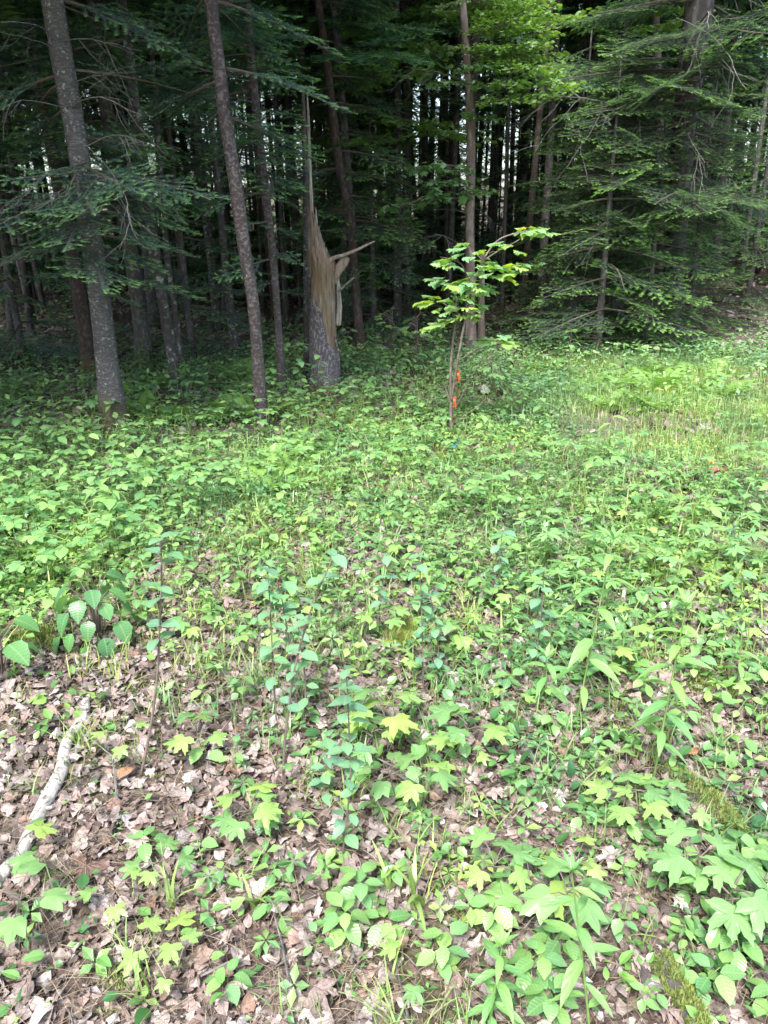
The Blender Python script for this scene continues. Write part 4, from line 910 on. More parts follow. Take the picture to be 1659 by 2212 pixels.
def grass():
    a = Acc(); T = [t_blade(3, b, .03) for b in (.25, .5, .9)]
    def gm(x, y):
        px, py = pxpy(x, y); m = np.clip((px-1120)/120, 0, 1)*np.clip((py-770)/40, 0, 1)*np.clip((1010-py+(px-1300)*.12)/70, 0, 1); return m*np.clip((fbm(x*1.6, y*1.6, 61)-.3)*4, .25, 1)
    x, y = place(int(area(4.2, 9.5)*3200), 4.2, 9.5, gm); n = len(x); w = rng.integers(0, 3, n)
    for i in range(3):
        k = w == i; m = k.sum(); a.scat(T[i], np.stack([x[k], y[k], H(x[k], y[k])], 1), rot(rng.uniform(-PI, PI, m), rng.normal(0, .3, m), 0), rng.uniform(.07, .19, m))
    T = [t_blade(4, b, .05) for b in (.4, .7, 1.1)]
    x, y = place(int(area(.5, 5)*170), .5, 5, lambda x, y: np.clip((fbm(x*1.5, y*1.5, 63)-.36)*6, .15, 1))
    x = np.repeat(x, 9)+rng.normal(0, .02, len(x)*9); y = np.repeat(y, 9)+rng.normal(0, .02, len(y)*9); n = len(x); w = rng.integers(0, 3, n)
    for i in range(3):
        k = w == i; m = k.sum(); a.scat(T[i], np.stack([x[k], y[k], H(x[k], y[k])], 1), rot(rng.uniform(-PI, PI, m), rng.normal(0, .35, m), 0), rng.uniform(.04, .12, m)*[1, 1, 1][i])
    x, y = place(int(area(2.5, 9)*420), 2.2, 9, lambda x, y: .6*cover(x, y)); n = len(x); w = rng.integers(0, 3, n)
    for i in range(3):
        k = w == i; m = k.sum(); a.scat(T[i], np.stack([x[k], y[k], H(x[k], y[k])], 1), rot(rng.uniform(-PI, PI, m), rng.normal(0, .3, m), 0), rng.uniform(.08, .2, m))
    stuff('grass', a, M['grass'], 'fine fresh grass, thickest on the right of the clearing', 'grass')
grass()
MOSSP = []
def mound(cx, cy, rx, ry, h, yaw=0, a=None, dens=26000):
    n = 14; u, v = np.meshgrid(np.linspace(-1, 1, n), np.linspace(-1, 1, n)); c, s = math.cos(yaw), math.sin(yaw)
    X = cx+(u*rx*c-v*ry*s); Y = cy+(u*rx*s+v*ry*c); q = np.clip(1-(u*u+v*v), -.4, 1)
    Z = H(X, Y)+h*np.where(q > 0, np.sqrt(np.clip(q, 0, 1)), q)*(.75+.5*vn(X*14, Y*14, 4))-.006
    V = np.stack([X, Y, Z], -1).reshape(-1, 3); i, j = np.meshgrid(np.arange(n-1), np.arange(n-1), indexing='ij'); b = i*n+j
    F = np.concatenate([np.stack([b, b+1, b+n+1], -1).reshape(-1, 3), np.stack([b, b+n+1, b+n], -1).reshape(-1, 3)])
    if h > .024: a.add(V*[1, 1, 1]-[0, 0, .012], F)
    m = int(dens*rx*ry*7); uu = rng.uniform(-1, 1, m); vv = rng.uniform(-1, 1, m); k = uu*uu+vv*vv < rng.uniform(.6, 1.25, m); uu, vv = uu[k], vv[k]; m = len(uu)
    X = cx+(uu*rx*c-vv*ry*s); Y = cy+(uu*rx*s+vv*ry*c); q = np.clip(1-uu*uu-vv*vv, 0, 1); Z = H(X, Y)+h*np.sqrt(q)*(.75+.5*vn(X*14, Y*14, 4))-.004
    kk = vn(X*18, Y*18, 5) > .32; X, Y, Z = X[kk], Y[kk], Z[kk]; m = len(X)
    a.scat(t_blade(1, .3, .35), np.stack([X, Y, Z], 1), rot(rng.uniform(-PI, PI, m), rng.normal(0, .5, m), 0), rng.uniform(.006, .014, m))
def moss():
    a = Acc()
    for px, py, rx, ry, h in [(1330, 1530, .16, .09, .02), (1420, 1720, .12, .06, .02), (520, 1090, .2, .15, .04), (560, 1180, .22, .14, .04), (870, 1370, .12, .08, .05), (715, 1890, .05, .03, .015), (660, 1250, .15, .1, .03), (1180, 1190, .2, .12, .03), (260, 1640, .07, .04, .01), (110, 1895, .06, .04, .015), (240, 2140, .07, .04, .015), (930, 1000, .3, .2, .05), (1000, 1995, .06, .04, .02), (960, 2070, .05, .03, .02), (350, 1690, .06, .04, .01), (1540, 1480, .16, .1, .03), (480, 1180, .2, .1, .03), (820, 1120, .2, .12, .03), (1290, 1110, .2, .12, .03), (1400, 1560, .1, .07, .02), (600, 1560, .1, .05, .01), (300, 2120, .06, .04, .01)]:
        g = G(px, py); mound(g[0], g[1], rx, ry, h, rng.uniform(0, 3), a)
    for _ in range(110):
        x, y = sector(1, 1.2, 7); mound(x[0], y[0], rng.uniform(.04, .13), rng.uniform(.03, .09), .01, rng.uniform(0, 3), a, 15000)
    stuff('moss', a, M['moss'], 'yellow green moss cushions between the leaves', 'moss')
moss()

# ------------------------------------------------------------------ logs, bark, stones
def birch_log():
    pts = [(188, 1520, 22), (178, 1565, 26), (146, 1612, 28), (133, 1675, 33), (104, 1735, 36), (76, 1790, 35), (48, 1850, 35), (5, 1900, 38), (-60, 1985, 38)]
    P = []; R = []
    for px, py, w in pts: g = G(px, py); r = w*pxm(g)/2*.82; P.append(g+[0, 0, r*.6+.004]); R.append(r)
    P = np.array(P); b = P[0].copy(); Q = smooth_path(P, 7)-b; RR_ = np.interp(np.linspace(0, 1, len(Q)), np.linspace(0, 1, len(R)), R)
    V, F, U = tube(Q, RR_, 16, .3, 3)
    root = ob('birch_branch', mk('birch_branch', V, F, M['birch_log'], U, True), None, Matrix.Translation(b)); tag(root, 'white peeling birch branch lying on dead leaves at lower left', 'fallen branch')
    for i in (9, 20, 31, 40):
        l = .02; d = np.array([rng.normal(0, 1), rng.normal(0, 1), .5]); d /= np.linalg.norm(d); p = Q[i]+d*RR_[i]*.8
        V, F, U = tube(np.array([p, p+d*l]), [.006, .004], 6); ob('branch_stub', mk('branch_stub', V, F, M['birch_log'], U), root)
birch_log()
def moss_log(pts, hgt, label, seed=2, name='mossy_log'):
    P = []; R = []
    for px, py, w in pts: g = G(px, py); r = w*pxm(g)/2; P.append(g+[0, 0, r*hgt]); R.append(r)
    P = np.array(P); b = P[0].copy(); Q = smooth_path(P, 6)-b; R_ = np.interp(np.linspace(0, 1, len(Q)), np.linspace(0, 1, len(R)), R)
    V, F, U = tube(Q, R_, 14, .25, seed); root = ob(name, mk(name, V, F, M['bark_rough'], U, True), None, Matrix.Translation(b)); tag(root, label, 'log')
    a = Acc(); m = 5200; i = rng.integers(0, len(Q)-1, m); f = rng.random(m); an = rng.normal(PI/2, .9, m); keep = vn(an*2+seed, i*.35, 3) > .28; i, f, an = i[keep], f[keep], an[keep]; m = len(i)
    T = Q[i+1]-Q[i]; T /= np.linalg.norm(T, axis=1)[:, None]; sd_ = np.cross(T, [0, 0, 1.0]); sd_ /= np.linalg.norm(sd_, axis=1)[:, None]; up = np.cross(sd_, T)
    c = Q[i]+(Q[i+1]-Q[i])*f[:, None]; pos = c+(sd_*np.cos(an)[:, None]+up*np.sin(an)[:, None])*(R_[i]*.97)[:, None]
    a.scat(t_blade(1, .3, .4), pos, rot(rng.uniform(-PI, PI, m), rng.normal(0, .6, m), 0), rng.uniform(.008, .018, m))
    mo = ob('moss_coat', a.mesh('moss_coat', M['moss']), root); mo['kind'] = 'stuff'
moss_log([(1440, 1665, 40), (1480, 1705, 55), (1530, 1745, 60), (1575, 1790, 55), (1610, 1830, 30)], .25, 'moss covered rotting log sunk in the litter beside a tall lance leaved stem')
moss_log([(1425, 2085, 50), (1450, 2130, 60), (1480, 2180, 60), (1520, 2250, 60), (1560, 2330, 60)], .3, 'half buried mossy branch at the bottom right corner under the round leaves', 5)
moss_log([(30, 1415, 50), (70, 1400, 70), (105, 1395, 60), (130, 1400, 30)], .35, 'low mossy hummock of rotten wood below the ribbed leaf shrub at left', 8, 'mossy_stump')
def single_dead(px, py, size, tmpl, label, yaw, cols, name='fallen_leaf', curl=0):
    g = G(px, py); V, F, U = tmpl; V = V*size
    m = litter_mat(name, cols); o = ob(name, mk(name, V, F, m, U), None, M4(g+[0, 0, .022], yaw, .12, .1)); tag(o, label, 'fallen leaf')
single_dead(205, 1895, .085, t_poly(MAPLE, .25, .16, 4), 'largest reddish brown curled maple leaf beside the birch branch', 2.6, [(.12, .075, .06), (.12, .075, .06)])
single_dead(270, 1690, .06, t_dead(8), 'rusty folded leaf lying right of the birch branch', 1.0, [(.20, .11, .06), (.20, .11, .06)])
single_dead(1553, 1024, .11, t_dead(6), 'dull red leaf standing in the grass under the orange flower', 1.4, [(.28, .09, .07), (.28, .09, .07)])
single_dead(1490, 1640, .05, t_dead(5), 'orange brown leaf beside the tall lance leaved stem', .4, [(.30, .13, .06), (.30, .13, .06)])
# ------------------------------------------------------------------ plants one can count
def stem_mesh(paths, radii, mat, name='stem'):
    a = Acc()
    for p, r in zip(paths, radii): a.add(*tube(np.asarray(p, float), r, 5, cap=False))
    return a.mesh(name, [mat], True)
def leafset(fn, mat, n, name='leaf'):
    out = []
    for i in range(n): V, F, U = fn(i); out.append(mk(name, V, F, mat, U, True))
    return out
def compound(i, k=5, w=.66):
    r = np.random.default_rng(i+70); a = Acc(); an = {5: [-1.9, -1.0, 0, 1.0, 1.9], 3: [-1.2, 0, 1.2], 7: [-2.2, -1.5, -.75, 0, .75, 1.5, 2.2]}[k]
    an = np.array(an)+r.normal(0, .08, k); sc = np.array([.72+.28*math.cos(q*.8) for q in an])*r.uniform(.9, 1.1, k)
    a.scat(t_oval(w, 5, .14, .14, .52), np.stack([np.cos(an)*.05, np.sin(an)*.05, 0*an], 1), rot(an, r.normal(.0, .1, k), r.normal(0, .15, k)), sc)
    V, F, U, _ = a.get(); return V, F, U
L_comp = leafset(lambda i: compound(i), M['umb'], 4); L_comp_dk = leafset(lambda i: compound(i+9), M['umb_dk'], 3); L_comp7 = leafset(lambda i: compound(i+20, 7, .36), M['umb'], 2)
L_maple = leafset(lambda i: t_poly(MAPLE, .14, .05, i), M['maple'], 4); L_maple3 = leafset(lambda i: t_poly(MAPLE3, .22, .05, i+5), M['maple_g'], 3)
L_maple5 = leafset(lambda i: t_poly(MAPLE, .14, .04, i+15), M['maple_g'], 3)
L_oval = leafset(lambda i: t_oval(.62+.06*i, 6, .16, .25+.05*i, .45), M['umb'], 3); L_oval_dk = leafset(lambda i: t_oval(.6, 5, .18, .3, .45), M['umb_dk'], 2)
L_hob = leafset(lambda i: t_oval(.86, 8, .22, .4+.1*i, .42), M['hobble'], 3)
L_lance = leafset(lambda i: t_oval(.24+.04*i, 5, .3, .3+.15*i, .42), M['golden'], 3)
L_blue = leafset(lambda i: t_oval(.66, 5, .15, .15+.1*i, .5), M['bluish'], 3)
L_oak = leafset(lambda i: t_poly(OAKY if i % 2 else MAPLE3, .12, .12, i+30), M['oak'], 4)
def frond(i):
    r = np.random.default_rng(i); a = Acc(); n = 15; L = 1.0; x = np.linspace(.16, .97, n); z = .0-.35*x**2
    T = t_oval(.3, 3, .1, .2, .35); w = .40*np.sin(PI*np.clip(x*.95+.03, 0, 1))**.75*(1.15-x)+.02
    for s in (-1, 1): a.scat(T, np.stack([x, 0*x, z], 1), rot(s*(1.25-.35*x), r.normal(-.08, .06, n)), w)
    a.add(*tube(np.column_stack([np.linspace(0, 1, 6), np.zeros(6), -.35*np.linspace(0, 1, 6)**2]), np.linspace(.008, .003, 6), 4, cap=False))
    V, F, U, _ = a.get(); return V, F, U
L_frond = leafset(frond, M['fern'], 3, 'frond')
def bent(h, dx, dy, n=6):
    t = np.linspace(0, 1, n); return np.column_stack([dx*t**1.5, dy*t**1.5, h*t])
def plant(name, x, y, stems, leaves, mat_stem, label, cat, group=None, rad=.0025):
    """stems: list of paths (local); leaves: (mesh, pos, yaw, tilt, roll, scale)"""
    b = np.array([x, y, Hs(x, y)-.003]); r = ob(name, stem_mesh(stems, [np.linspace(rad, rad*.5, len(s)) for s in stems], mat_stem, 'stem'), None, Matrix.Translation(b)); tag(r, label, cat, group)
    for nm, me, p, yaw, tilt, roll, s in leaves: ob(nm, me, r, M4(p, yaw, tilt, roll, s))
    return r
U_ = random.uniform
def umbrella(x, y, label, group=None, h=None, s=None, dark=False, seven=False):
    h = h or U_(.09, .25); s = s or U_(.038, .064); c = bent(h, U_(-.03, .03), U_(-.03, .03)); st = [c]; lv = []; a0 = U_(0, 6.3)
    pool = L_comp_dk if dark else (L_comp7 if seven else L_comp)
    for k in range(3):
        a = a0+k*2.1+U_(-.2, .2); l = U_(.7, 1.1)*s*1.5; e = c[-1]+np.array([math.cos(a)*l, math.sin(a)*l, U_(.0, .05)]); st.append(np.array([c[-1], (c[-1]+e)/2+[0, 0, .012], e]))
        lv.append(('leaf', random.choice(pool), e, a+U_(-.3, .3), U_(-.2, .12), U_(-.18, .18), s*U_(.85, 1.15)))
    return plant('sarsaparilla_plant', x, y, st, lv, M['stem_g'], label, 'plant', group, .002)
def bushy(x, y, label, group=None, h=None, s=None, n=None, dark=False):
    h = h or U_(.07, .22); n = n or random.randint(5, 8); c = bent(h, U_(-.04, .04), U_(-.04, .04), 7); lv = []; a0 = U_(0, 6)
    for k in range(n):
        f = .45+.55*(k/(n-1)); p = np.array([np.interp(f*h, c[:, 2], c[:, 0]), np.interp(f*h, c[:, 2], c[:, 1]), f*h]); a = a0+k*2.4
        lv.append(('leaf', random.choice(L_oval_dk if dark else L_oval), p+[math.cos(a)*.012, math.sin(a)*.012, 0], a, U_(-.25, .25), U_(-.3, .3), (s or U_(.034, .062))*U_(.8, 1.1)))
    return plant('oval_leaved_plant', x, y, [c], lv, M['stem_g'], label, 'plant', group, .002)
def maple(x, y, label, h=.14, n=4, s=.075, group=None, pool=None, spread=.05, stem='stem_b', rad=.0018):
    c = bent(h, U_(-.02, .02), U_(-.02, .02)); st = [c]; lv = []; a0 = U_(0, 6); pool = pool or L_maple
    for k in range(n):
        a = a0+k*2*PI/n*(1 if n < 5 else 1.4)+U_(-.2, .2); zf = 1-(k//2)*.12 if n < 12 else 1-.72*k/n;  b = np.array([np.interp(zf*h, c[:, 2], c[:, 0]), np.interp(zf*h, c[:, 2], c[:, 1]), zf*h]); e = b+np.array([math.cos(a)*spread, math.sin(a)*spread, U_(.0, .03)])
        st.append(np.array([b, (b+e)/2+[U_(-.01, .01)*(n > 11), U_(-.01, .01)*(n > 11), .008+(.03 if n > 11 else 0)], e])); lv.append(('leaf', random.choice(pool), e, a, U_(-.28, .06), U_(-.2, .2), s*U_(.78, 1.12)))
    return plant('maple_seedling', x, y, st, lv, M[stem], label, 'seedling', group, rad)
def goldenrod(x, y, h, label, group=None, lean=(0, 0), s=.085, gap=.022, parts=True, rad=.0028, top=True):
    c = np.column_stack([lean[0]*np.linspace(0, 1, 9)**1.1, lean[1]*np.linspace(0, 1, 9)**1.1, h*np.linspace(0, 1, 9)]); lv = []; z = h*.22; a = U_(0, 6)
    while z < h*.93:
        f = z/h; p = np.array([np.interp(z, c[:, 2], c[:, 0]), np.interp(z, c[:, 2], c[:, 1]), z]); lv.append(('leaf', random.choice(L_lance), p, a, U_(.05, .45)-(.25 if f < .6 else 0), U_(-.3, .3), s*(.75+.5*math.sin(PI*f))*U_(.85, 1.1))); a += 2.4; z += gap*U_(.8, 1.2)
    for k in range(7 if top else 0):
        lv.append(('leaf', random.choice(L_lance[:2]), c[-1], a+k*2.4, U_(.8, 1.25), 0, s*U_(.5, .75)))
    if parts: return plant('tall_stem_plant', x, y, [c], lv, M['stem_g'], label, 'plant', group, rad)
    r = plant('tall_stem_plant', x, y, [c], [], M['stem_g'], label, 'plant', group, rad); acc = Acc()
    for nm, me, p, yw, tl, rl, sc in lv: acc.scat(t_oval(.27, 3, .3, .35, .42), np.array([p]), rot(yw, tl, rl), np.array([sc]))
    f = ob('foliage', acc.mesh('foliage', M['golden'], True), r); return r
def shoot(px, py, tops, label, base=None, n=14, s=.05, pool=None, stem='stem_b', rad=.003, cat='shoot', bare=.45, name='woody_shoot', dy=0.0, leaves=None):
    """tops: list of photo points of the stem from the base up; all in the plane of the base"""
    g = G(px, py); P = [g]+[at(a, b, g[1]+dy*(i+1)) for i, (a, b) in enumerate(tops)]; P = smooth_path(np.array(P), 4); h = len(P); lv = []; c = P-g; a = U_(0, 6)
    for k in range(n):
        f = bare+(1-bare)*k/max(1, n-1); q = c[min(int(f*(h-1)), h-1)]
        for sd_ in (0, PI): lv.append(('leaf', random.choice(pool or L_blue), q+[U_(-.01, .01), U_(-.01, .01), 0], a+sd_+U_(-.2, .2), U_(-.15, .3), U_(-.3, .3), s*U_(.75, 1.15)))
        a += 1.5
    r = ob(name, stem_mesh([c], [np.linspace(rad, rad*.45, h)], M[stem]), None, Matrix.Translation(g)); tag(r, label, cat)
    for nm, me, p, yw, tl, rl, sc in lv: ob(nm, me, r, M4(p, yw, tl, rl, sc))
    return r
def fern(x, y, label, n=5, L=.32, group=None, h=.0):
    b = np.array([x, y, Hs(x, y)]); r = bpy.data.objects.new('fern', None); COL.objects.link(r); r.location = b; tag(r, label, 'fern', group); a0 = U_(0, 6)
    for k in range(n): a = a0+k*2*PI/n+U_(-.2, .2); ob('frond', random.choice(L_frond), r, M4((math.cos(a)*.01, math.sin(a)*.01, h), a, U_(.35, .85), U_(-.25, .25), L*U_(.8, 1.15)))
    return r

taken = []
def free(x, y, d):
    if any((x-a)**2+(y-b)**2 < d*d for a, b in taken): return False
    taken.append((x, y)); return True
def poly_in(px, py, poly):
    c = False; n = len(poly)
    for i in range(n):
        x1, y1 = poly[i]; x2, y2 = poly[(i+1) % n]
        if (y1 > py) != (y2 > py) and px < (x2-x1)*(py-y1)/(y2-y1)+x1: c = not c
    return c
def zone(poly, n, d, fn):
    xs = [p[0] for p in poly]; ys = [p[1] for p in poly]; k = t = 0
    while k < n and t < n*40:
        t += 1; px, py = U_(min(xs), max(xs)), U_(min(ys), max(ys))
        if not poly_in(px, py, poly): continue
        g = G(px, py)
        if free(g[0], g[1], d): fn(g[0], g[1]); k += 1
# crowds: everyone in one crowd looks alike, so they share a label and a group
ZL = [
 ([(-60, 1010), (90, 960), (330, 985), (560, 960), (520, 1130), (380, 1190), (250, 1290), (-60, 1330)], 60, .12, 'umb', 'pale umbrella leaved plant crowded in the leafy patch at the left side of the clearing'),
 ([(-60, 1010), (90, 960), (330, 985), (480, 960), (430, 1180), (250, 1260), (-60, 1320)], 62, .10, 'bush', 'pale oval leaved plant crowded in the leafy patch at the left side of the clearing'),
 ([(560, 960), (600, 870), (900, 850), (960, 950), (900, 1060), (560, 1080)], 34, .16, 'umb', 'umbrella leaved plant in the bright patch in front of the broken stump'),
 ([(560, 980), (600, 880), (900, 860), (960, 950), (900, 1060), (540, 1100)], 30, .14, 'bush', 'oval leaved plant in the bright patch in front of the broken stump'),
 ([(930, 1000), (1000, 1010), (1180, 990), (1330, 1010), (1659, 1040), (1700, 1180), (900, 1180)], 30, .2, 'umb', 'flat leaved plant scattered in the middle right of the clearing'),
 ([(1130, 1240), (1700, 1190), (1700, 1330), (1200, 1350)], 12, .18, 'umb7', 'spreading many fingered plant on the right above the tall lance leaved stems'),
 ([(1000, 800), (1100, 790), (1180, 870), (1180, 980), (1010, 960)], 12, .24, 'bush', 'oval leaved plant just right of the flagged sapling'),
 ([(1180, 790), (1680, 740), (1680, 850), (1200, 870)], 20, .28, 'umb', 'flat leaved plant along the grassy far edge in front of the massive spruce'),
 ([(750, 790), (960, 770), (960, 850), (740, 850)], 16, .26, 'bush', 'leafy plant between the broken stump and the flagged sapling'),
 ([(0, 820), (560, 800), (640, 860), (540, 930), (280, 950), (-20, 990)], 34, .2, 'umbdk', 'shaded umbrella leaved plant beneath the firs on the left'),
 ([(240, 1250), (620, 1080), (900, 1080), (900, 1300), (420, 1420)], 30, .17, 'bush', 'low oval leaved plant in the centre left of the clearing'),
 ([(900, 1180), (1600, 1100), (1650, 1500), (1050, 1500), (880, 1350)], 30, .2, 'bush', 'low oval leaved plant in the centre right of the clearing'),
]
for poly, n, d, kind, lb in ZL:
    taken = []; n = int(n*1.35); d *= .8
    if kind == 'umb': zone(poly, n, d, lambda x, y: umbrella(x, y, lb, lb+'s'))
    elif kind == 'umb7': zone(poly, n, d, lambda x, y: umbrella(x, y, lb, lb+'s', seven=True, s=U_(.05, .075)))
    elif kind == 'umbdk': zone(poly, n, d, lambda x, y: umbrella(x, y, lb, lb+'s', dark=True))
    else: zone(poly, n, d, lambda x, y: bushy(x, y, lb, lb+'s'))
taken = []
lb = 'knee high leafy seedling by the wood edge around the broken stump'
zone([(590, 870), (640, 780), (760, 770), (970, 765), (960, 850), (740, 850), (620, 900)], 26, .22, lambda x, y: bushy(x, y, lb, lb+'s', U_(.25, .48), U_(.06, .085), 9))
lb = 'leafy seedling in the shade around the left trunks'
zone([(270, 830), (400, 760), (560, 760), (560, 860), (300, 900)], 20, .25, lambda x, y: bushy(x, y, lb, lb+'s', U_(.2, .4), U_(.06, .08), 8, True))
lb = 'leafy seedling around the foot of the flagged sapling'
zone([(900, 900), (940, 860), (1050, 850), (1180, 880), (1190, 960), (1040, 960), (900, 960)], 12, .2, lambda x, y: bushy(x, y, lb, lb+'s', U_(.15, .3), U_(.06, .08), 7))
lb = 'small maple seedling with a few lime leaves in the centre of the clearing'
zone([(300, 1150), (1600, 1050), (1659, 1450), (700, 1500), (350, 1450)], 28, .3, lambda x, y: maple(x, y, lb, U_(.06, .14), random.randint(2, 5), U_(.04, .065), lb+'s'))
lb = 'small maple seedling with a few lime leaves rising from the near litter'
zone([(20, 1560), (1640, 1560), (1640, 2190), (20, 2190)], 9, .2, lambda x, y: maple(x, y, lb, U_(.03, .08), random.randint(2, 3), U_(.03, .045), lb+'s'))
lb = 'short leafy upright stem among the low plants of the clearing'
zone([(940, 1010), (1250, 1010), (1620, 1080), (1600, 1500), (1100, 1500), (560, 1050)], 40, .2, lambda x, y: goldenrod(x, y, U_(.13, .26), lb, lb+'s', (U_(-.03, .03), U_(-.03, .03)), U_(.05, .07), .016, False))
lb = 'small leafy shoot growing from the near litter'
zone([(350, 1500), (1640, 1450), (1640, 2190), (300, 2190)], 44, .11, lambda x, y: bushy(x, y, lb, lb+'s', U_(.04, .10), U_(.026, .05), random.randint(4, 7)))
lb = 'thin upright leafy stem rising above the low cover of the clearing'
zone([(480, 1080), (940, 1010), (1620, 1060), (1640, 1480), (1000, 1560), (560, 1400)], 34, .25, lambda x, y: goldenrod(x, y, U_(.26, .42), lb, lb+'s', (U_(-.06, .06), U_(-.05, .05)), U_(.035, .055), .026, False))
lb = 'tall oval leaved plant in the leafy bank at the left side'
zone([(-60, 1000), (90, 950), (330, 975), (420, 1040), (300, 1230), (-60, 1290)], 26, .18, lambda x, y: bushy(x, y, lb, lb+'s', U_(.26, .36), U_(.05, .07), 8))
lb = 'pale green fern in the bright ground cover of the clearing'
zone([(560, 960), (900, 930), (900, 1060), (500, 1100)], 12, .25, lambda x, y: fern(x, y, lb, 5, U_(.2, .3), lb+'s'))
lb = 'fern on the grassy far edge to the right of the flagged sapling'
zone([(1080, 800), (1500, 770), (1640, 860), (1300, 900)], 16, .3, lambda x, y: fern(x, y, lb, 5, U_(.25, .42), lb+'s'))
lb = 'dim fern in the shade between the trunks on the left'
zone([(280, 830), (520, 800), (560, 900), (300, 930)], 12, .25, lambda x, y: fern(x, y, lb, 5, U_(.25, .35), lb+'s'))

def P2(px, py): g = G(px, py); return g[0], g[1]
# singled out plants
def hobble():
    b = G(215, 1385); lv = []; st = []
    for k in range(26):
        a = k*2.4+.3; ring = .3+.7*(k/25); z = .27-.0085*k+U_(-.01, .01); rr_ = .03+.10*ring; p = np.array([math.cos(a)*rr_, math.sin(a)*rr_, z])
        st.append(np.array([[0, 0, 0], [p[0]*.3, p[1]*.3, z*.75], p])); lv.append(('leaf', random.choice(L_hob), p, a+U_(-.3, .3), -.3-.5*(k/25)+U_(-.1, .1), U_(-.2, .2), U_(.06, .085)))
    plant('ribbed_leaf_shrub', b[0], b[1], st, lv, M['stem_b'], 'shrub with large ribbed drooping leaves at the left edge of the clearing', 'shrub', None, .003)
    bushy(*P2(130, 1365), 'oval leaved plant tucked against the left of the ribbed leaf shrub', None, .2, .06, 9); bushy(*P2(300, 1360), 'oval leaved plant tucked against the right of the ribbed leaf shrub', None, .18, .055, 8)
    b2 = G(5, 1460); st = []; lv = []
    for k in range(9):
        a = k*2.4; z = .22-.014*k; p = np.array([math.cos(a)*.08, math.sin(a)*.08, z]); st.append(np.array([[0, 0, 0], [p[0]*.3, p[1]*.3, z*.75], p])); lv.append(('leaf', random.choice(L_hob), p, a, U_(-.5, -.1), U_(-.2, .2), U_(.07, .1)))
    plant('ribbed_leaf_shrub', b2[0], b2[1], st, lv, M['stem_b'], 'smaller ribbed leaf shrub cut by the left edge above the birch branch', 'shrub', None, .003)
hobble()
def mp(px, py, label, **k): x, y = P2(px, py); return maple(x, y, label, **k)
mp(838, 1625, 'maple seedling with the brightest lime leaves, in front of the bluish leaved shoots', h=.17, n=6, s=.075, spread=.06)
mp(815, 1650, 'maple seedling with small lime leaves leaning left under the brightest one', h=.10, n=4, s=.055)
mp(1000, 1650, 'maple seedling with five flat lime leaves right of the brightest one', h=.14, n=5, s=.07, spread=.06)
mp(915, 1760, 'maple seedling with green and lime leaves in front of the round leaved stem', h=.12, n=4, s=.062)
mp(855, 1735, 'dull green seedling with toothed leaves below the brightest maple seedling', h=.12, n=4, s=.06, pool=L_maple3)
mp(1340, 1780, 'maple seedling with lime leaves in front of the mossy log', h=.09, n=4, s=.062)
mp(1395, 1770, 'maple seedling with four lime leaves touching the mossy log', h=.09, n=4, s=.055)
mp(1465, 1785, 'small maple seedling standing on the front of the mossy log', h=.08, n=3, s=.045)
mp(1545, 2010, 'biggest maple seedling with large pale leaves in the lower right corner', h=.13, n=5, s=.088, pool=L_maple5, spread=.05, rad=.003)
mp(1640, 1990, 'large leaved maple seedling cut by the right edge near the bottom', h=.14, n=5, s=.08, pool=L_maple5, spread=.05)
mp(1060, 1925, 'maple seedling with yellow green leaves above the long grass blades', h=.10, n=5, s=.055)
mp(1155, 1960, 'maple seedling with one wide lime leaf right of the long grass blades', h=.08, n=3, s=.07)
mp(1225, 2010, 'three leaved glossy seedling right of the wide lime leaf', h=.13, n=4, s=.07, pool=L_maple3)
mp(62, 2040, 'maple seedling with folded light leaves in the lower left corner', h=.13, n=4, s=.06, pool=L_maple3)
mp(30, 1900, 'maple seedling with yellow leaves standing at the near end of the birch branch', h=.09, n=3, s=.05)
mp(320, 2070, 'two leaved yellow maple seedling in the bare litter near the bottom', h=.05, n=2, s=.05, spread=.03)
mp(375, 2070, 'two leaved yellow maple seedling, the right one of the neighbouring pair', h=.05, n=2, s=.048, spread=.03)
mp(530, 1800, 'yellow maple leaf seedling beside a narrow leaved tuft', h=.07, n=3, s=.055)
mp(440, 1640, 'maple seedling with fresh green leaves left of the thin bare shoots', h=.10, n=5, s=.05)
mp(275, 1640, 'small maple seedling just right of the birch branch', h=.09, n=3, s=.042)
mp(840, 1390, 'bright maple seedling on a moss cushion in the middle distance', h=.12, n=5, s=.065)
mp(1100, 1550, 'yellow maple seedling right of the paired shoots in the middle', h=.06, n=3, s=.045)
mp(1640, 1530, 'yellow green maple seedling at the right edge', h=.08, n=4, s=.055)
mp(1290, 1470, 'light maple seedling at the foot of the middle tall stem', h=.10, n=5, s=.06)
mp(1230, 1900, 'small maple seedling with lime leaves between grass blades on the right', h=.06, n=3, s=.04)
mp(560, 1800, 'narrow tuft seedling with lime leaves in the near left litter', h=.09, n=4, s=.05)
mp(370, 1910, 'lime leaved seedling beside the large brown leaf', h=.09, n=4, s=.042)
mp(1500, 1930, 'pale maple seedling tucked left behind the biggest one', h=.13, n=4, s=.07, pool=L_maple5)
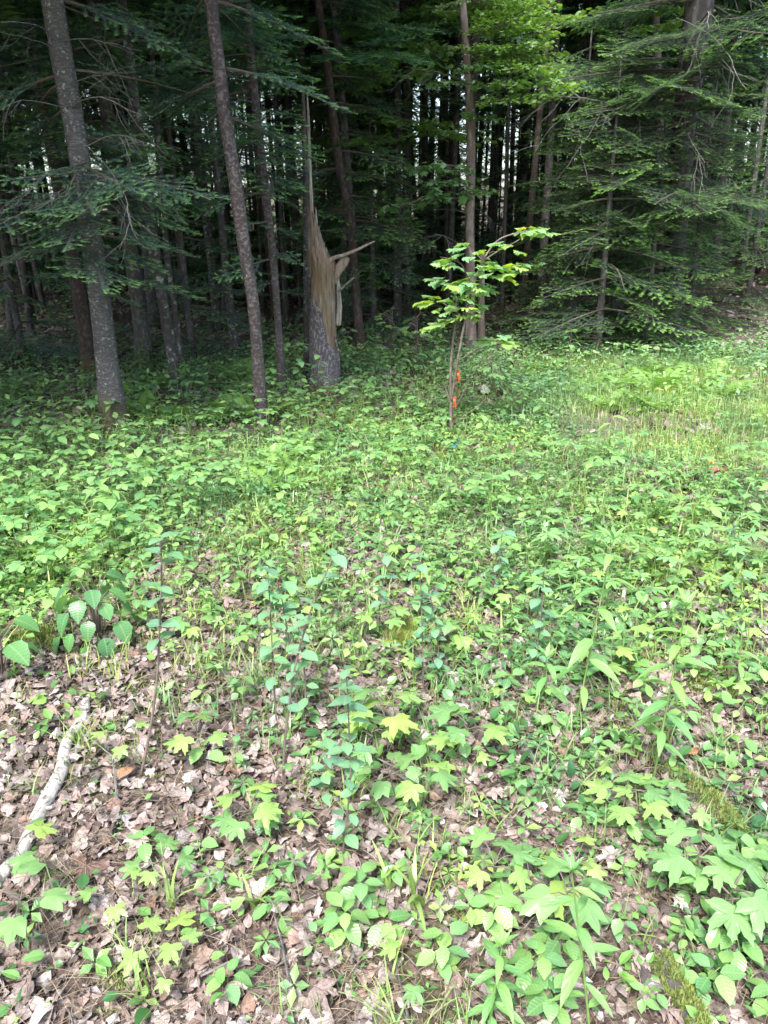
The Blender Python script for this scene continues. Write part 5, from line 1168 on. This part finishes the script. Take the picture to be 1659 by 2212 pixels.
# taller woodland maples at the edge
mp(850, 790, 'leafy maple sapling at the wood edge left of the flagged sapling', h=.6, n=18, s=.085, spread=.13, pool=L_maple, rad=.005)
mp(900, 800, 'second leafy maple sapling at the wood edge nearer the flagged sapling', h=.55, n=17, s=.085, spread=.12, pool=L_maple3, rad=.005)
mp(640, 840, 'leafy seedling between the thin scarred trunk and the broken stump', h=.45, n=10, s=.075, spread=.12, pool=L_maple3, rad=.004)
mp(745, 800, 'leafy seedling peeping out right of the broken stump', h=.5, n=8, s=.075, spread=.12, pool=L_maple3, rad=.004)
mp(1060, 860, 'broad leaved maple sapling right behind the flagged sapling', h=.5, n=14, s=.085, spread=.12, pool=L_maple3, rad=.005)
mp(1225, 830, 'small slim leafy sapling in front of the dark young spruce', h=.5, n=9, s=.07, spread=.05, pool=L_oval, rad=.004)
mp(1420, 810, 'broad leaved seedling at the foot of the massive spruce', h=.3, n=9, s=.08, spread=.12, pool=L_maple3, rad=.004)
# tall lance leaved stems
def gr(px, py, tx, ty, label, s=.085, gap=.022, rad=.003):
    g = G(px, py); t = at(tx, ty, g[1]); goldenrod(g[0], g[1], t[2]-g[2], label, None, (t[0]-g[0], 0.0), s, gap, True, rad)
gr(247, 1195, 240, 1000, 'tall leafy stem rising above the pale patch at left', .07, .035)
gr(1312, 1000, 1330, 830, 'tall pale stem standing in the grass right of the flagged sapling', .085, .05)
gr(1245, 1560, 1325, 1165, 'leaning tall stem with sparse narrow leaves right of centre', .085, .034, .0035)
gr(1412, 1680, 1482, 1310, 'leaning tall stem with many narrow leaves by the mossy log', .08, .02, .004)
gr(1180, 1520, 1180, 1420, 'short lance leaved stem left of the middle leaning stem', .075, .016)
gr(1055, 2230, 1085, 2040, 'lance leaved stem rising from the bottom edge', .055, .012, .0035)
gr(775, 1235, 773, 1010, 'thin upright stem in the centre of the clearing', .05, .045, .0025)
gr(1060, 1110, 1060, 1035, 'short leafy stem right below the teal tag', .07, .018)
gr(975, 1120, 965, 1020, 'leafy stem directly below the flagged sapling', .07, .018)
gr(1580, 1230, 1610, 1080, 'slim stem near the right edge above the fingered plants', .05, .03)
gr(1275, 2250, 1235, 1880, 'stem of three leaf whorls near the bottom right', .06, .03, .003)
# long broad grass blades near the bottom centre
def tuft(px, py, n, L, label):
    g = G(px, py); r = bpy.data.objects.new('grass_tuft', None); COL.objects.link(r); r.location = g; tag(r, label, 'grass tuft')
    T = [t_blade(6, b, .11) for b in (.25, .6, 1.0)]; ms = [mk('blade', *t[:2], M['grass'], t[2], True) for t in T]
    for k in range(n): ob('blade', random.choice(ms), r, M4((U_(-.01, .01), U_(-.01, .01), 0), U_(0, 6.3), U_(-.3, .3), 0, L*U_(.6, 1.1)))
tuft(900, 1960, 9, .17, 'tuft of long broad grass blades in the bottom centre')
tuft(840, 1930, 6, .12, 'smaller grass tuft just left of the long broad one')
tuft(375, 1960, 7, .12, 'narrow leaved tuft behind the two yellow seedlings')
tuft(555, 1770, 6, .09, 'small tuft beside the yellow maple leaf')
tuft(550, 1960, 8, .10, 'fresh green tuft in the near litter below the centre')
# woody shoots
shoot(305, 1672, [(322, 1590), (338, 1480), (345, 1350), (349, 1240), (347, 1160)], 'bare slender shoot with a few bluish leaves near its top at lower left', n=7, s=.055, bare=.55, rad=.0042)
shoot(612, 1700, [(614, 1620), (625, 1520), (640, 1430), (665, 1340), (690, 1270), (722, 1200)], 'longest dark shoot leaning right in the middle of the near clearing', n=7, s=.05, bare=.35, rad=.0042)
shoot(598, 1570, [(592, 1480), (588, 1400), (583, 1300), (578, 1230)], 'straight bluish leaved shoot left of the leaning dark shoot', n=8, s=.05, bare=.35)
shoot(640, 1560, [(635, 1480), (625, 1390), (612, 1310), (600, 1260)], 'bluish leaved shoot leaning left across the dark shoot', n=8, s=.05, bare=.3)
shoot(655, 1570, [(660, 1480), (650, 1390), (640, 1330)], 'short bluish leaved shoot beside the leaning dark shoot', n=8, s=.048, bare=.3)
shoot(738, 1860, [(748, 1780), (757, 1680), (755, 1600), (752, 1520), (748, 1450)], 'upright shoot ringed by round bluish green leaves in the near centre', n=15, s=.045, bare=.18, rad=.003)
shoot(700, 1720, [(705, 1650), (710, 1590)], 'low round leaved shoot left of the ringed one', n=7, s=.042, bare=.2)
shoot(915, 1490, [(913, 1420), (911, 1330), (908, 1250), (905, 1200)], 'thin dark stemmed shoot with rounded leaves in the middle ground', n=9, s=.045, bare=.3)
shoot(945, 1480, [(948, 1420), (940, 1340), (930, 1290)], 'thin shoot with rounded leaves right of its dark stemmed neighbour', n=8, s=.045, bare=.3)
shoot(1150, 1470, [(1160, 1400), (1170, 1320), (1175, 1230)], 'dark stemmed shoot with paired leaves right of centre', n=8, s=.05, bare=.3)
shoot(810, 1390, [(822, 1300), (835, 1200)], 'slim dark shoot with few leaves behind the bright moss seedling', n=4, s=.045, bare=.5)
shoot(1075, 1290, [(1078, 1220), (1085, 1150)], 'short shoot with bluish leaves in the middle distance', n=6, s=.05, bare=.3)
shoot(1600, 1250, [(1590, 1180), (1580, 1110)], 'dark shoot with leaves near the right edge of the clearing', n=6, s=.05, bare=.3)
# round leaves in the lower right corner
def corner(px, py, label): x, y = P2(px, py); bushy(x, y, label, None, .09, .048, 10)
corner(1180, 2060, 'bushy green seedling in front of the three leaved glossy one'); corner(1130, 2120, 'broad leaved green plant near the bottom edge right of centre'); corner(1060, 2010, 'leafy plant under the yellow green maple seedling')
corner(1200, 2190, 'leafy plant at the bottom edge beside the stem of whorls'); corner(1600, 2090, 'round leaved plant under the biggest maple seedling'); corner(1500, 2150, 'round leaved plant left of the corner beside the half buried branch'); corner(1640, 2180, 'round leaved plant in the very corner at bottom right')
corner(930, 2120, 'low leafy plant near the bottom edge in the centre'); corner(740, 2030, 'plant with one big glossy oval leaf near the bottom centre'); corner(770, 1960, 'small leafy plant behind the big glossy oval leaf')
corner(1600, 1880, 'tall pale leaved plant above the biggest maple seedling'); corner(1650, 1870, 'broad leaved plant cut by the right edge above the large maple seedling')
# ferns singled out
x, y = P2(590, 1062); fern(x, y, 'lime fern spread flat in the middle of the leafy patch', 6, .34)
x, y = P2(335, 1040); fern(x, y, 'slender upright fern frond beside the tall stem at left', 3, .32)
x, y = P2(1420, 850); fern(x, y, 'wide fern in front of the massive spruce', 6, .5)

# ------------------------------------------------------------------ flagged sapling
def sapling():
    g = G(976, 948); b = g.copy(); Y = g[1]; k = pxm(g)
    def q(px, py, dy=0.0): return at(px, py, Y+dy)-b
    root = bpy.data.objects.new('flagged_sapling', None); COL.objects.link(root); root.location = b
    tag(root, 'young lobed leaf sapling marked with orange ribbons in the middle of the clearing', 'sapling')
    def st(nm, pts, r0_, r1_, mat='stem_b'):
        P = smooth_path([q(*p) for p in pts], 5); V, F, U = tube(P, np.linspace(r0_, r1_, len(P)), 7, .1, 2); return ob(nm, mk(nm, V, F, M[mat], U, True), root), P
    S1 = st('stem', [(976, 950), (974, 905), (974, 860), (973, 800), (978, 740), (984, 690), (986, 640)], .015, .006)
    S2 = st('stem', [(974, 868, 0), (982, 820, -.03), (990, 770, -.05), (1005, 690, -.05), (1022, 620, -.05), (1045, 560, -.03), (1075, 520, 0), (1110, 505, 0), (1145, 497, 0)], .011, .004)
    S3 = st('branch', [(1045, 562, -.03), (1080, 540, .04), (1115, 522, .05), (1130, 510, .05)], .006, .003)
    for pts in ([(974, 925), (950, 955, -.1), (915, 945, -.15), (893, 905, -.2), (880, 880, -.2)], [(976, 930), (1000, 900, .1), (1030, 880, .12), (1050, 860, .12)], [(974, 880), (960, 830, .1), (948, 800, .1), (935, 780, .15)], [(975, 895), (995, 860, .1), (1020, 810, .15), (1045, 780, .2)],
                [(978, 940), (990, 965, -.1), (995, 1000, -.2), (1010, 1035, -.25)], [(984, 690), (965, 660), (940, 650), (915, 655)], [(986, 645), (970, 615), (950, 605), (925, 602)], [(1022, 620), (1060, 590), (1100, 575), (1140, 570)], [(1022, 625), (1000, 575), (975, 560), (950, 555)], [(985, 700), (1010, 680), (1035, 675)], [(976, 790), (1020, 760), (1060, 735), (1090, 732)], [(1045, 565), (1020, 540), (1000, 525)]):
        st('branch', pts, .004, .0018)
    Lf = [(1160, 497, .10, -.2), (1150, 488, .09, .9), (1140, 500, .09, -1.2), (1165, 505, .10, -.6), (1125, 500, .07, 2.6), (1115, 540, .09, -.5), (1075, 522, .09, 2.9), (1090, 527, .07, .4), (1040, 540, .07, 2.9),
          (1000, 535, .10, 3.0), (1005, 525, .08, 2.2), (1020, 555, .09, 3.3), (1035, 562, .08, .5), (1045, 545, .06, 1.2), (960, 560, .10, 3.0), (975, 572, .08, -2.6), (990, 575, .07, -1.2), (985, 555, .07, 1.2),
          (1040, 575, .09, -.5), (1055, 575, .10, -.9), (1070, 580, .11, -.3), (1080, 592, .11, -.8), (1095, 600, .12, -.9), (1115, 575, .10, .3), (1130, 568, .09, .2), (1150, 572, .06, -.4), (1100, 572, .09, .6), (1060, 590, .10, -2.4), (1030, 590, .09, 2.6), (1050, 560, .09, 1.2),
          (1000, 600, .11, 2.9), (960, 605, .12, 3.1), (975, 612, .11, -2.9), (940, 603, .10, 3.2), (1010, 610, .10, .3), (1025, 620, .10, -.4), (1000, 620, .10, -1.4), (1035, 612, .09, .2), (1045, 618, .1, -.2), (990, 608, .09, 1.7), (1022, 632, .09, -1.4),
          (930, 655, .11, 3.0), (920, 650, .10, 2.6), (945, 665, .09, -2.2), (960, 650, .09, 1.0), (985, 648, .10, .3), (975, 660, .09, -.8), (1000, 665, .11, .1), (1020, 665, .12, .0), (945, 640, .08, 2.0), (1005, 645, .10, .4), (990, 680, .10, -.4), (965, 690, .09, 2.8), (1015, 680, .1, -.2),
          (1050, 735, .12, 2.9), (1075, 733, .12, .2), (1095, 735, .12, -.2), (1060, 745, .09, -1.0), (950, 700, .10, 3.0), (930, 710, .09, 2.9)]
    Lf += [(px+U_(-22, 22), py+U_(-10, 10), s*.9, a+U_(-.6, .6)) for px, py, s, a in Lf]
    for i, (px, py, s, a) in enumerate(Lf):
        dy = U_(-.16, .16); ob('leaf', L_oak[i % 4], root, M4(q(px, py, dy)-np.array([math.cos(a), 0, 0])*s*.3, a+U_(-.3, .3), U_(-.3, .1), U_(-.35, .35), s*1.25))
    # ribbons: knot round the stem and two hanging tails each
    for (x0, y0, y1, w, lb, ox) in [(990, 806, 854, .012, 'upper orange flagging ribbon knotted to the sapling stem', 3), (982, 862, 914, .0115, 'lower orange flagging ribbon tied to the sapling trunk', 3)]:
        rb = bpy.data.objects.new('flagging_ribbon', None); COL.objects.link(rb); p0 = q(x0, y0, -.04)+b; rb.location = p0; tag(rb, lb, 'ribbon')
        a = np.linspace(0, 2*PI, 9); ring = np.column_stack([np.cos(a)*.012, np.sin(a)*.012+.03, np.sin(a*2)*.003]); V, F, U = tube(ring, .006, 6, cap=False); ob('knot', mk('knot', V, F, M['ribbon'], U, True), rb)
        L = (y1-y0)*k
        for t_, (dx, tw, f) in enumerate(((.006, 2.4, 1.0), (.003, -1.6, .38))):
            n = 12; V = []; 
            for i in range(n):
                u = i/(n-1); c = np.array([dx*math.sin(u*3)+.012*u*(1-t_*2), .012-.01*math.sin(u*5), -L*f*u]); an = tw*u+.3*t_; h = np.array([math.cos(an), math.sin(an), .15])*w*(1-.5*u)*.7
                V += [c-h, c+h]
            F = []
            for i in range(n-1): a_ = 2*i; F += [(a_, a_+1, a_+3), (a_, a_+3, a_+2)]
            ob('tail', mk('tail', V, F, M['ribbon'], None, True), rb)
    # teal plastic tag on the ground by the foot
    t0 = G(982, 968); V = []; n = 7
    a = Acc()
    for s in (0, .004):
        u, v = np.meshgrid(np.linspace(-1, 1, n), np.linspace(-1, 1, n)); X = u*.045; Z = v*.025+.03+.012*np.sin(u*3); Yy = .012*np.cos(v*2+u*2)+s; V = np.stack([X, Yy, Z], -1).reshape(-1, 3)
        i, j = np.meshgrid(np.arange(n-1), np.arange(n-1), indexing='ij'); bb = i*n+j; F = np.concatenate([np.stack([bb, bb+1, bb+n+1], -1).reshape(-1, 3), np.stack([bb, bb+n+1, bb+n], -1).reshape(-1, 3)]); a.add(V, F if s else F[:, ::-1])
    tg = ob('plastic_tag', a.mesh('plastic_tag', M['teal'], True), None, M4(t0, .3)); tag(tg, 'crumpled teal plastic tag on the ground at the foot of the flagged sapling', 'tag')
sapling()
def flower():
    g = G(1535, 1018); t = at(1535, 1000, g[1]); h = t[2]-g[2]
    r = bpy.data.objects.new('orange_flower', None); COL.objects.link(r); r.location = g; tag(r, 'single orange flower on a thin stem in the grass at right', 'flower')
    V, F, U = tube(bent(h, 0, 0), .0015, 5); ob('stem', mk('stem', V, F, M['stem_g'], U), r)
    a = Acc(); n = 26; an = np.arange(n)*2.4; a.scat(t_oval(.35, 2, .1, .1, .6), np.zeros((n, 3))+[0, 0, h], rot(an, np.where(np.arange(n) < 14, .25, .8), 0), np.where(np.arange(n) < 14, .02, .014)); ob('petals', a.mesh('petals', M['petal']), r)
flower()

# ------------------------------------------------------------------ words that tell the members of a crowd apart: their height and their nearest landmark
LM = [('the thick fir', 250, 925), ('the flecked slender trunk', 566, 915), ('the broken stump', 700, 838), ('the flagged sapling', 976, 948), ('the massive spruce', 1446, 760), ('the tall left stem', 247, 1190),
      ('the ribbed leaf shrub', 215, 1370), ('the lime fern', 590, 1050), ('the thin centre stem', 775, 1235), ('the orange flower', 1535, 1018), ('the bright moss seedling', 840, 1390), ('the leaning middle stem', 1245, 1560),
      ('the mossy log', 1500, 1720), ('the birch branch', 130, 1680), ('the leaning dark shoot', 612, 1700), ('the brightest maple seedling', 838, 1625), ('the ringed shoot', 738, 1860), ('the lichened trunk pair', 385, 830),
      ('the biggest maple seedling', 1545, 2010), ('the long grass tuft', 900, 1960), ('the two yellow seedlings', 350, 2070), ('the grass grown stem', 1312, 1000), ('the left edge', -40, 1120), ('the right edge', 1700, 1240), ('the brown litter slope', 1600, 770)]
LMP = [(n, G(x, y)) for n, x, y in LM]
KIND = {'sarsaparilla_plant': 'umbrella leaved plant', 'oval_leaved_plant': 'oval leaved plant', 'maple_seedling': 'lime maple seedling', 'tall_stem_plant': 'short leafy stem', 'fern': 'pale fern'}
TREES = [('the thick fir', T1), ('the flecked slender trunk', T2), ('the broken stump', T15), ('the brown leaning trunk', T8), ('the straight grey trunk', T11), ('the pale seamed trunk', T10), ('the furrowed trunk', T13), ('the massive spruce', T12), ('the lichened pair', T4), ('the black smooth trunk', T5), ('the pale grey leaning trunk', T16), ('the whitish snag', T14)]
for o in list(COL.objects):
    if o.parent is not None or 'group' not in o: continue
    base = o.name.split('.')[0]; p = np.array(o.location)
    if base in KIND:
        nm = min(LMP, key=lambda t: (t[1][0]-p[0])**2+(t[1][1]-p[1])**2)[0]
        if base == 'fern': s_ = 'wide' if o.children[0].scale[0] > .3 else 'small'
        else:
            zs = max(v.co.z for v in o.data.vertices); s_ = 'tall' if zs > .2 else 'knee low' if zs > .13 else 'short' if zs > .085 else 'tiny'
            s_ = {'knee low': 'middling'}.get(s_, s_)
        n_ = len([c for c in o.children if c.name.startswith('leaf')]); q_ = ' with %s leaves' % ({2: 'two', 3: 'three', 4: 'four', 5: 'five', 6: 'six', 7: 'seven', 8: 'eight', 9: 'nine'}.get(n_, 'many')) if n_ > 1 and base != 'sarsaparilla_plant' else ''
        o['label'] = s_+' '+KIND[base]+q_+' nearest '+nm; o['group'] = KIND[base]+'s near '+nm
    elif base in ('slender_conifer', 'small_conifer', 'broadleaf_tree'):
        a = p[0]/p[1]; nm, T = min(TREES, key=lambda t: abs(t[1][3][0]/t[1][3][1]-a)); side = 'left' if a < T[3][0]/T[3][1] else 'right'
        th = ''
        if base == 'slender_conifer': t_ = [c for c in o.children if c.name.startswith('trunk')][0].scale[0]; th = 'pencil thin' if t_ < .7 else 'slim' if t_ < 1.0 else 'sturdy'
        k_ = {'slender_conifer': th+' dark conifer', 'small_conifer': 'small shaded conifer', 'broadleaf_tree': 'far leafy tree'}[base]
        d_ = 'close behind' if p[1] < 13.5 else 'well behind' if p[1] < 18 else 'deep behind'
        o['label'] = k_+' '+d_+' and just '+side+' of '+nm; o['group'] = k_+'s behind '+nm
